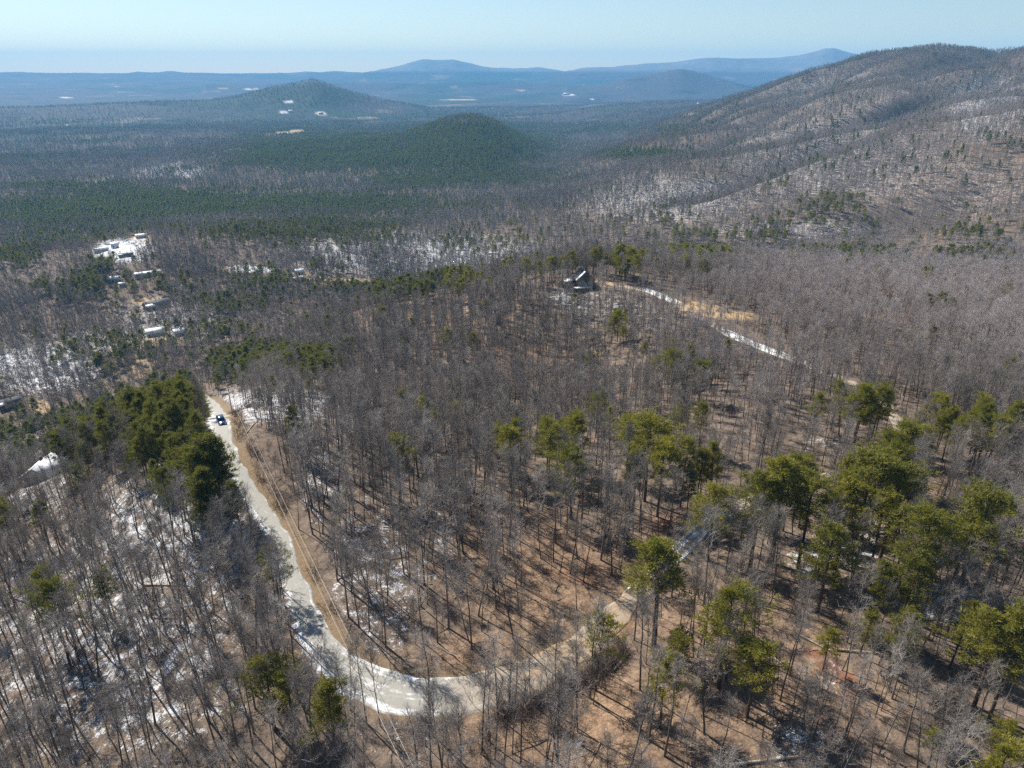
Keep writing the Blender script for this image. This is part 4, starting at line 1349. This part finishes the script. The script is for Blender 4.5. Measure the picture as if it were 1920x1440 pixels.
# ==== OBJECTS ====
M['snow'] = flat_mat('snow', (0.80, 0.81, 0.83), 0.6, 0.2, 0.05, 3.0)
M['timber'] = flat_mat('dark_timber', (0.15, 0.115, 0.09), 0.8, 0.2, 0.3, 2.0)
M['siding'] = flat_mat('pale_siding', (0.55, 0.53, 0.48), 0.7, 0.2, 0.08, 2.0)
M['white_paint'] = flat_mat('white_paint', (0.74, 0.74, 0.72), 0.6, 0.3, 0.06, 2.0)
M['yellow_paint'] = flat_mat('cream_paint', (0.62, 0.57, 0.36), 0.7, 0.2, 0.08, 2.0)
M['brown_paint'] = flat_mat('brown_siding', (0.13, 0.085, 0.075), 0.7, 0.2, 0.15, 2.0)
M['roof_dark'] = flat_mat('dark_shingles', (0.11, 0.11, 0.12), 0.8, 0.2, 0.35, 1.2)
M['window'] = flat_mat('window_glass', (0.02, 0.025, 0.03), 0.08, 0.6, 0.05)
M['wood_pole'] = flat_mat('weathered_wood', (0.34, 0.30, 0.25), 0.85, 0.15, 0.2, 4.0)
M['log'] = flat_mat('bare_log_wood', (0.42, 0.36, 0.28), 0.85, 0.15, 0.3, 2.5)
M['cable'] = flat_mat('aluminium_cable', (0.50, 0.49, 0.46), 0.5, 0.3, 0.05, 3.0, 0.0)
M['ceramic'] = flat_mat('insulator_glaze', (0.35, 0.33, 0.32), 0.3, 0.5)
M['rock'] = flat_mat('dark_rock', (0.075, 0.075, 0.08), 0.9, 0.2, 0.5, 1.0)
M['car_blue'] = flat_mat('blue_car_paint', (0.030, 0.075, 0.20), 0.22, 0.6, 0.03)
M['car_glass'] = flat_mat('car_glass', (0.012, 0.016, 0.022), 0.05, 0.7, 0.02)
M['black_trim'] = flat_mat('black_trim', (0.018, 0.018, 0.02), 0.55, 0.3, 0.05)
M['tyre'] = flat_mat('tyre_rubber', (0.020, 0.020, 0.020), 0.9, 0.1, 0.1)
M['rim'] = flat_mat('wheel_rim_metal', (0.45, 0.46, 0.48), 0.3, 0.5, 0.05, 3, 0.8)
M['lamp'] = flat_mat('headlight_lens', (0.75, 0.78, 0.80), 0.1, 0.7, 0.02)
M['red_lamp'] = flat_mat('tail_light_lens', (0.35, 0.02, 0.02), 0.2, 0.6, 0.02)


def zat(x, y):
    return float(ground(np.array([float(x)]), np.array([float(y)]))[0])


class MB:
    """boxes, prisms and lofts gathered into one mesh"""
    def __init__(self):
        self.v = []; self.f3 = []; self.f4 = []

    def quad(self, *p):
        n = len(self.v); self.v += list(p)
        (self.f4 if len(p) == 4 else self.f3).append(tuple(range(n, n + len(p))))

    def box(self, c, s, rz=0.0):
        cx, cy_, cz = c; sx, sy, sz = s[0] / 2, s[1] / 2, s[2] / 2
        ca, sa = math.cos(rz), math.sin(rz)
        n = len(self.v)
        for dz in (-sz, sz):
            for dx, dy in ((-sx, -sy), (sx, -sy), (sx, sy), (-sx, sy)):
                self.v.append((cx + dx * ca - dy * sa, cy_ + dx * sa + dy * ca, cz + dz))
        self.f4 += [tuple(n + q for q in f) for f in ((3, 2, 1, 0), (4, 5, 6, 7), (0, 1, 5, 4), (1, 2, 6, 5), (2, 3, 7, 6), (3, 0, 4, 7))]

    def slab(self, a, b, c, d, t):
        """a sheet a,b,c,d with thickness t along its normal"""
        A, B, C_, D_ = (np.array(q, float) for q in (a, b, c, d))
        nn = np.cross(B - A, D_ - A); nn = nn / np.linalg.norm(nn) * t
        n = len(self.v)
        self.v += [tuple(q) for q in (A, B, C_, D_, A + nn, B + nn, C_ + nn, D_ + nn)]
        self.f4 += [tuple(n + q for q in f) for f in ((3, 2, 1, 0), (4, 5, 6, 7), (0, 1, 5, 4), (1, 2, 6, 5), (2, 3, 7, 6), (3, 0, 4, 7))]

    def loft(self, rings, cap=True):
        n = len(self.v); k = len(rings[0])
        for r in rings:
            self.v += [tuple(q) for q in r]
        for i in range(len(rings) - 1):
            for j_ in range(k):
                a = n + i * k + j_; b = n + i * k + (j_ + 1) % k
                self.f4.append((a, b, b + k, a + k))
        if cap:
            for base, rev in ((n, True), (n + (len(rings) - 1) * k, False)):
                c = len(self.v)
                self.v.append(tuple(np.mean(self.v[base:base + k], axis=0)))
                for j_ in range(k):
                    t = (base + j_, base + (j_ + 1) % k, c)
                    self.f3.append(t[::-1] if rev else t)

    def build(self, name, mat, parent=None, smooth=False):
        fs = [np.array(f) for f in (self.f4, self.f3) if f]
        me = mesh_from(name, np.array(self.v), fs, [mat], smooth=smooth)
        return link(name, me, parent)


def cyl_rings(p, axis, rad, k=12):
    """rings for a loft: p list of (offset along axis, radius)"""
    return None


# ---- houses and sheds
def house(name, p, W, D, h, rise, yaw, kind, label, group=None):
    root = empty(name, (p[0], p[1], p[2] - 0.15), math.atan2(-p[0], p[1]) + yaw)
    wall_m = {'gable': M['timber'], 'snow': M['siding'], 'dark': M['timber'], 'brown': M['brown_paint'], 'white': M['white_paint'], 'yellow': M['yellow_paint']}[kind]
    ridge_x = kind != 'gable'                       # ridge runs across the view, the timber house turns its gable to us
    w = MB()
    x, y = W / 2, D / 2
    base = -1.2
    w.box((0, 0, (h + base) / 2), (W, D, h - base))
    if ridge_x:
        for sx in (-x + 0.002, x - 0.002):
            w.quad((sx, -y, h), (sx, y, h), (sx, 0, h + rise))
    else:
        for sy in (-y + 0.002, y - 0.002):
            w.quad((-x, sy, h), (x, sy, h), (0, sy, h + rise))
    w.build('wall', wall_m, root)
    r = MB(); sn_ = MB()
    ov = 0.5
    t = 0.22
    if ridge_x:
        ex = x + ov; ey = y + ov; dz = rise * ov / y
        r.slab((-ex, -ey, h - dz), (ex, -ey, h - dz), (ex, 0, h + rise), (-ex, 0, h + rise), t)
        r.slab((ex, ey, h - dz), (-ex, ey, h - dz), (-ex, 0, h + rise + .003), (ex, 0, h + rise + .003), t)
        q = t + 0.01
        if kind == 'snow':
            sn_.slab((-ex, -ey, h - dz + q), (ex, -ey, h - dz + q), (ex, -0.02, h + rise + q), (-ex, -0.02, h + rise + q), 0.14)
            sn_.slab((ex, ey, h - dz + q), (-ex, ey, h - dz + q), (-ex, 0.02, h + rise + q), (ex, 0.02, h + rise + q), 0.14)
        elif kind in ('dark', 'brown'):
            f = 0.42
            sn_.slab((-ex, -ey, h - dz + q), (-ex + W * f, -ey, h - dz + q), (-ex + W * f * .7, -ey * .5, h + rise * .5 + q - dz * .5), (-ex, -ey * .5, h + rise * .5 + q - dz * .5), 0.12)
        elif kind in ('white', 'yellow'):
            sn_.slab((-ex, -ey, h - dz + q), (ex, -ey, h - dz + q), (ex, -0.02, h + rise + q), (-ex, -0.02, h + rise + q), 0.12)
    else:
        ex = x + ov; ey = y + ov; dz = rise * ov / x
        r.slab((-ex, ey, h - dz), (-ex, -ey, h - dz), (0, -ey, h + rise), (0, ey, h + rise), t)
        r.slab((ex, -ey, h - dz), (ex, ey, h - dz), (0, ey, h + rise + .003), (0, -ey, h + rise + .003), t)
        q = t + 0.02
        # the patches of snow left on the right slope and along the left verge
        def on_r(u, v_):      # u along the ridge (front 0), v up the slope
            return (ex * (1 - v_), -ey + 2 * ey * u, h - dz + (rise + dz) * v_ + q)

        def on_l(u, v_):
            return (-ex * (1 - v_), -ey + 2 * ey * u, h - dz + (rise + dz) * v_ + q)
        sn_.slab(on_r(.02, .05), on_r(.38, .05), on_r(.30, .55), on_r(.02, .62), 0.16)
        sn_.slab(on_r(.50, .38), on_r(.92, .38), on_r(.86, .92), on_r(.52, .90), 0.16)
        sn_.slab(on_l(.22, .05), on_l(.02, .05), on_l(.02, .96), on_l(.20, .90), 0.16)
    r.build('roof', M['roof_dark'] if kind != 'snow' else M['roof_dark'], root)
    if sn_.v:
        sn_.build('roof_snow', M['snow'], root)
    # openings on the side that looks our way and the ends
    nwin = max(2, int(W / 2.6))
    sc_ = 1.0 if W < 25 else W / 12
    for k in range(nwin):
        fx = -x + (k + 0.5) * W / nwin
        if k == nwin // 2:
            d = MB(); d.box((fx, -y - 0.03, 1.05 * sc_), (1.0 * sc_, 0.10, 2.1 * sc_)); d.build('door', M['brown_paint'] if kind in ('white', 'yellow', 'snow') else M['siding'], root)
            continue
        b_ = MB()
        wz = h * 0.55
        for dx, dz_, sx_, sz_ in ((-.55, 0, .1, 1.3), (.55, 0, .1, 1.3), (0, .65, 1.2, .1), (0, -.65, 1.2, .1)):
            b_.box((fx + dx * sc_, -y - 0.04, wz + dz_ * sc_), (sx_ * sc_, 0.08, sz_ * sc_))
        fr_o = b_.build('window', M['white_paint'], root)
        g_ = MB(); g_.box((fx, -y - 0.02, wz), (1.0 * sc_, 0.05, 1.2 * sc_)); g_.build('pane', M['window'], fr_o)
    if W < 25 and W > 8 and kind in ('gable', 'snow', 'dark'):
        c = MB(); c.box((x * 0.35, y * 0.30, h + rise * 0.95), (0.7, 0.7, 1.9)); c.build('chimney', M['brown_paint'], root)
    if kind == 'gable':
        k = MB(); k.box((-1.5, -y - 2.2, 0.9), (W + 1.5, 4.0, 0.25)); dk = k.build('deck', M['timber'], root)
        k = MB(); k.box((-2.2, -y - 2.3, 1.12), (W - 1.0, 3.4, 0.15)); k.build('deck_snow', M['snow'], root)
        k = MB()
        for px_ in (-x - 1.9, -x * .5, x * .2, x - .8):
            k.box((px_, -y - 4.0, -0.4), (0.2, 0.2, 2.4))
        for zz in (1.5, 1.95):
            k.box((-1.5, -y - 4.1, zz), (W + 1.5, 0.08, 0.08))
        k.build('deck_rail', M['timber'], root)
        u = MB()       # the tall gable glazing
        u.quad((-2.0, -y - 0.05, h + .2), (2.0, -y - 0.05, h + .2), (0.9, -y - 0.05, h + rise * .55), (-0.9, -y - 0.05, h + rise * .55))
        u.build('gable_window', M['window'], root)
        s_ = MB(); s_.box((-x - 2.6, 0.5, 1.4), (4.6, 6.0, 2.8)); s_.build('side_wing', M['timber'], root)
        s_ = MB(); s_.slab((-x - 5.2, -2.9, 2.75), (-x - 0.05, -2.9, 3.7), (-x - 0.05, 3.9, 3.7), (-x - 5.2, 3.9, 2.75), 0.2); s_.build('side_wing_roof', M['roof_dark'], root)
        s_ = MB(); s_.slab((-x - 5.2, -2.9, 2.98), (-x - 1.6, -2.9, 3.64), (-x - 2.4, 1.0, 3.49), (-x - 5.2, 0.4, 2.98), 0.14); s_.build('side_wing_snow', M['snow'], root)
    tag(root, label, 'barn' if name == 'barn' else 'house' if 'house' in name or name in ('snowy_cottage', 'cabin', 'mobile_home') else 'shed', group)
    return root


HOUSE_LABELS = [
    'dark timber house with snow patched gable roof beside a tan clearing on the ridge',
    'cottage with snow covered roof among the pines at the far left',
    'low dark cabin with a strip of snow on its roof at the left edge',
    'long low house with fully snowy roof behind the woods left of the road',
    'small snowy roofed shed just right of the long low snowy house',
    'large dark roofed barn at the tan clearing in the left valley',
    'very long low shed with a bright snowy roof in the left valley',
    'low brown building with flat front in the snowy valley clearing',
    'tall white house above the brown building in the snowy valley clearing',
    'snowy roofed shed farthest back in the valley clearing',
    'snowy roofed shed at the left end of the valley clearing',
    'snowy roofed shed below the valley clearing beside dark pines',
    'tiny snowy shed below the valley clearing, nearest of that pair',
    'small cream house at the left end of the orange valley field',
    'snowy roofed shed just in front of the small cream house',
    'white building on the pale clearing right of the pointed hill foot',
    'white building on the pale clearing under the pointed hill',
    'long white hall far out on the hazy plain',
    'tiny white house high on the wooded right hand ridge',
    'tiny white house in the hazy woods at the far left',
]
for h_, p, lab in zip(HOUSES, house_sites, HOUSE_LABELS):
    house(h_[0], p, h_[3], h_[4], h_[5], h_[6], h_[7], h_[8], lab, 'sheds of the left valley' if 'shed' in h_[0] else None)


# ---- the blue car
def car(p, yaw, label):
    root = empty('parked_car', p, yaw)
    # side profile stations (y forward): half width, floor z, waist z
    st = [(2.32, .70, .42, .72), (2.25, .86, .30, .88), (1.9, .92, .28, .98), (1.1, .95, .26, 1.06), (0.2, .96, .26, 1.08), (-1.0, .96, .26, 1.10), (-1.9, .94, .30, 1.12), (-2.22, .88, .40, 1.05), (-2.30, .78, .52, .90)]
    b = MB()
    rings = []
    for y_, w, z0, z1 in st:
        rings.append([(-w * .92, y_, z0), (w * .92, y_, z0), (w, y_, z0 + .16), (w, y_, z1 - .16), (w * .90, y_, z1), (-w * .90, y_, z1), (-w, y_, z1 - .16), (-w, y_, z0 + .16)])
    b.loft(rings)
    b.build('body', M['car_blue'], root, True)
    # cabin: glass house and roof
    gl = MB()
    rings = [[(-.84, 1.05, 1.06), (.84, 1.05, 1.06), (.86, -2.05, 1.10), (-.86, -2.05, 1.10)], [(-.70, .30, 1.58), (.70, .30, 1.58), (.72, -1.80, 1.60), (-.72, -1.80, 1.60)]]
    gl.loft(rings)
    gl.build('glasshouse', M['car_glass'], root)
    rf = MB()
    rf.loft([[(-.72, .32, 1.575), (.72, .32, 1.575), (.74, -1.84, 1.595), (-.74, -1.84, 1.595)], [(-.68, .22, 1.68), (.68, .22, 1.68), (.70, -1.80, 1.70), (-.70, -1.80, 1.70)]])
    rf.build('roof', M['car_blue'], root)
    for s in (-1, 1):
        pl_ = MB()
        for a, c in (((.85 * s, 1.07, 1.04), (.715 * s, .31, 1.60)), ((.865 * s, -.55, 1.07), (.73 * s, -.55, 1.60)), ((.87 * s, -2.07, 1.08), (.735 * s, -1.82, 1.60))):
            a = np.array(a); c = np.array(c)
            u = np.array([0, .05, 0]); v_ = np.array([.03 * s, 0, 0])
            pl_.loft([[a - u - v_, a + u - v_, a + u + v_, a - u + v_], [c - u - v_, c + u - v_, c + u + v_, c - u + v_]])
        pl_.build('pillar', M['car_blue'], root)
        rl = MB(); rl.box((.62 * s, -.75, 1.76), (.05, 1.9, .05)); rl.build('roof_rail', M['black_trim'], root)
        mi = MB(); mi.box((1.02 * s, .82, 1.12), (.20, .12, .16)); mi.build('mirror', M['car_blue'], root)
        hl = MB(); hl.box((.62 * s, 2.26, .80), (.36, .14, .15)); hl.build('headlight', M['lamp'], root)
        tl = MB(); tl.box((.78 * s, -2.25, .98), (.18, .12, .30)); tl.build('tail_light', M['red_lamp'], root)
        for y_ in (1.42, -1.38):
            w = Segs(); w.add([(.70 * s, y_, .36)], [(.95 * s, y_, .36)], .36, .36, 16)
            v, f = w.get()
            mb = MB(); mb.v = [tuple(q) for q in v]; mb.f4 = [tuple(q) for q in f]
            for e in (.70, .95):
                n = len(mb.v); mb.v.append((e * s, y_, .36))
                r0_ = 0 if e == .70 else 16
                for k in range(16):
                    mb.f3.append((r0_ + k, r0_ + (k + 1) % 16, n))
            wh = mb.build('wheel', M['tyre'], root)
            rm = MB(); rm.loft([[(.955 * s, y_ + .22 * math.cos(a), .36 + .22 * math.sin(a)) for a in np.linspace(0, 2 * math.pi, 13)[:-1]], [(.965 * s, y_ + .20 * math.cos(a), .36 + .20 * math.sin(a)) for a in np.linspace(0, 2 * math.pi, 13)[:-1]]])
            rm.build('rim', M['rim'], wh)
    gr_ = MB(); gr_.box((0, 2.30, .66), (.86, .10, .20)); gr_.build('grille', M['black_trim'], root)
    bu = MB(); bu.box((0, 2.27, .42), (1.66, .20, .22)); bu.build('front_bumper', M['black_trim'], root)
    bu = MB(); bu.box((0, -2.26, .48), (1.62, .16, .22)); bu.build('rear_bumper', M['black_trim'], root)
    tag(root, label, 'car')
    return root


cp_ = hit(416, 795, 0, ground)
ci_ = int(np.argmin(np.hypot(road_c[:, 0] - cp_[0], road_c[:, 1] - cp_[1])))
td = tn[ci_]
cpos = (cp_[0], cp_[1], float(road_z[ci_]) + 0.13)
car(cpos, math.atan2(-td[0], td[1]) + 0.10, 'dark blue sport utility car parked on the pale gravel road')


# ---- utility pole and its wires
pp_ = on_level(430, 742, 196.0)
P1 = np.array([pp_[0], pp_[1], pp_[2]])
W2 = hit(673, 1247, 7.5, ground)
dirv = (W2[:2] - P1[:2])
P2 = np.append(P1[:2] + dirv * 1.45, 0.0)
P2[2] = zat(P2[0], P2[1])
yaw_l = math.atan2(dirv[1], dirv[0])
PH_ = 9.0
lat = np.array([-math.sin(yaw_l), math.cos(yaw_l), 0])


def pole(P, label):
    root = empty('utility_pole', tuple(P), yaw_l)
    S_ = Segs(); S_.add([(0, 0, -1.2)], [(0, 0, PH_)], .17, .11, 10)
    v, f = S_.get()
    link('pole', mesh_from('pole', v, [f], [M['wood_pole']], smooth=True), root)
    c = MB(); c.box((0.16, 0, PH_ - .35), (.12, 1.8, .14)); ca = c.build('crossarm', M['wood_pole'], root)
    for s in (-.5, .5):
        S_ = Segs(); S_.add([(0.16, s, PH_ - .29)], [(0.16, s, PH_ - .05)], .06, .04, 8)
        v, f = S_.get(); link('insulator', mesh_from('insulator', v, [f], [M['ceramic']]), ca)
    tag(root, label, 'utility pole')


pole(P1, 'weathered wooden utility pole at the wood edge beyond the parked car')
wr = empty('power_line', tuple(P1))
for s in (-.5, .5):
    t = np.linspace(0, 1, 40)
    a = P1 + lat * s + np.array([0, 0, PH_]); b = P2 + lat * s + np.array([0, 0, PH_])
    pts = a + (b - a) * t[:, None]; pts[:, 2] -= 4 * 1.6 * t * (1 - t)
    S_ = Segs(); S_.poly(pts - P1, np.full(40, 0.022), 5)
    v, f = S_.get()
    link('wire', mesh_from('wire', v, [f], [M['cable']]), wr)
tag(wr, 'pair of pale overhead wires running along the right side of the road', 'power line')


# ---- fallen trunks
LOGS = [
    ((462, 812), (485, 787), .16, 'pale fallen trunk lying under the wires near the parked car'),
    ((1150, 1257), (1181, 1222), .17, 'pale leaning dead trunk on the brushy shoulder after the bend'),
    ((1370, 1434), (1512, 1416), .20, 'long pale log at the bottom of the view on orange leaves'),
    ((1567, 1217), (1648, 1224), .18, 'grey log beside the bare soil streak on the right slope'),
    ((1452, 1233), (1476, 1252), .14, 'short pale log left of the bare soil streak'),
    ((1718, 1160), (1765, 1160), .16, 'log lying along the snow under the right slope pines'),
    ((267, 1096), (354, 1097), .17, 'long white fallen trunk on the snowy left slope'),
    ((287, 1157), (335, 1158), .14, 'shorter fallen trunk below the long white one on the left slope'),
    ((1527, 660), (1594, 652), .22, 'long fallen trunk in the pale woods right of the ridge drive'),
    ((1037, 878), (1113, 945), .18, 'long pale trunk slanting down through the middle woods'),
    ((1290, 1180), (1262, 1205), .15, 'dark fallen trunk at the foot of the lone roadside pine'),
    ((1500, 1190), (1560, 1222), .15, 'dark fallen trunk uphill of the grey log on the right slope'),
]
for (a, b, rr_, lab) in LOGS:
    A = hit(*a, 0.25, ground); B = hit(*b, 0.25, ground)
    n_ = 8
    t = np.linspace(0, 1, n_)
    xy = A[:2] + (B[:2] - A[:2]) * t[:, None]
    zz = ground(xy[:, 0], xy[:, 1]) + rr_ * 0.8 + 0.08
    zl = zz[0] + (zz[-1] - zz[0]) * t
    zz = np.maximum(zz * .5 + zl * .5, zz - 0.05)
    P = np.stack([xy[:, 0], xy[:, 1], zz], 1)
    root = empty('fallen_log', tuple(P[0]))
    S_ = Segs(); S_.poly(P - P[0], np.linspace(rr_, rr_ * .5, n_), 7)
    v, f = S_.get()
    link('stem', mesh_from('stem', v, [f], [M['log']], smooth=True), root)
    S_ = Segs()
    g = np.random.default_rng(int(a[0]))
    for k in range(7):
        u = g.uniform(.35, 1) * (n_ - 1); q = P[min(int(u), n_ - 2)] - P[0]
        d = unit(np.array([g.normal(), g.normal(), abs(g.normal()) + .3])) + unit(P[-1] - P[0]) * .6
        S_.add([q], [q + d * g.uniform(.6, 1.8)], .04, .012, 4)
    v, f = S_.get()
    link('branch', mesh_from('branch', v, [f], [M['log']]), root)
    tag(root, lab, 'log', 'fallen trunks on the ground')

# ---- the dark boulder at the lower right
bp_ = hit(1803, 1425, 0, ground)
g = np.random.default_rng(3)
nu, nv = 14, 9
rg = []
for i in range(nv):
    th = math.pi * (i + .5) / nv
    row = []
    for k in range(nu):
        a = 2 * math.pi * k / nu
        d = np.array([math.cos(a) * math.sin(th), math.sin(a) * math.sin(th), math.cos(th)])
        # facets: cut by a few planes
        rad_ = 1.5
        for pn, pd in (((.8, -.5, .3), 1.0), ((-.6, -.7, .35), .95), ((.2, -.9, -.1), 1.05), ((.1, .2, 1), .85), ((-.9, .3, .2), 1.1), ((.6, .7, .3), 1.1)):
            pn = np.array(pn) / np.linalg.norm(pn)
            c = d @ pn
            if c > .15: rad_ = min(rad_, pd / c)
        row.append(tuple(d * rad_ * np.array([1.5, 1.3, 1.35]) * g.uniform(.96, 1.04)))
    rg.append(row)
b = MB(); b.loft(rg[::-1])
bo = b.build('boulder', M['rock'], None)
bo.location = (bp_[0], bp_[1], bp_[2] + 0.7)
tag(bo, 'dark angular boulder on orange leaves near the lower right corner', 'boulder')
print('objects ready')
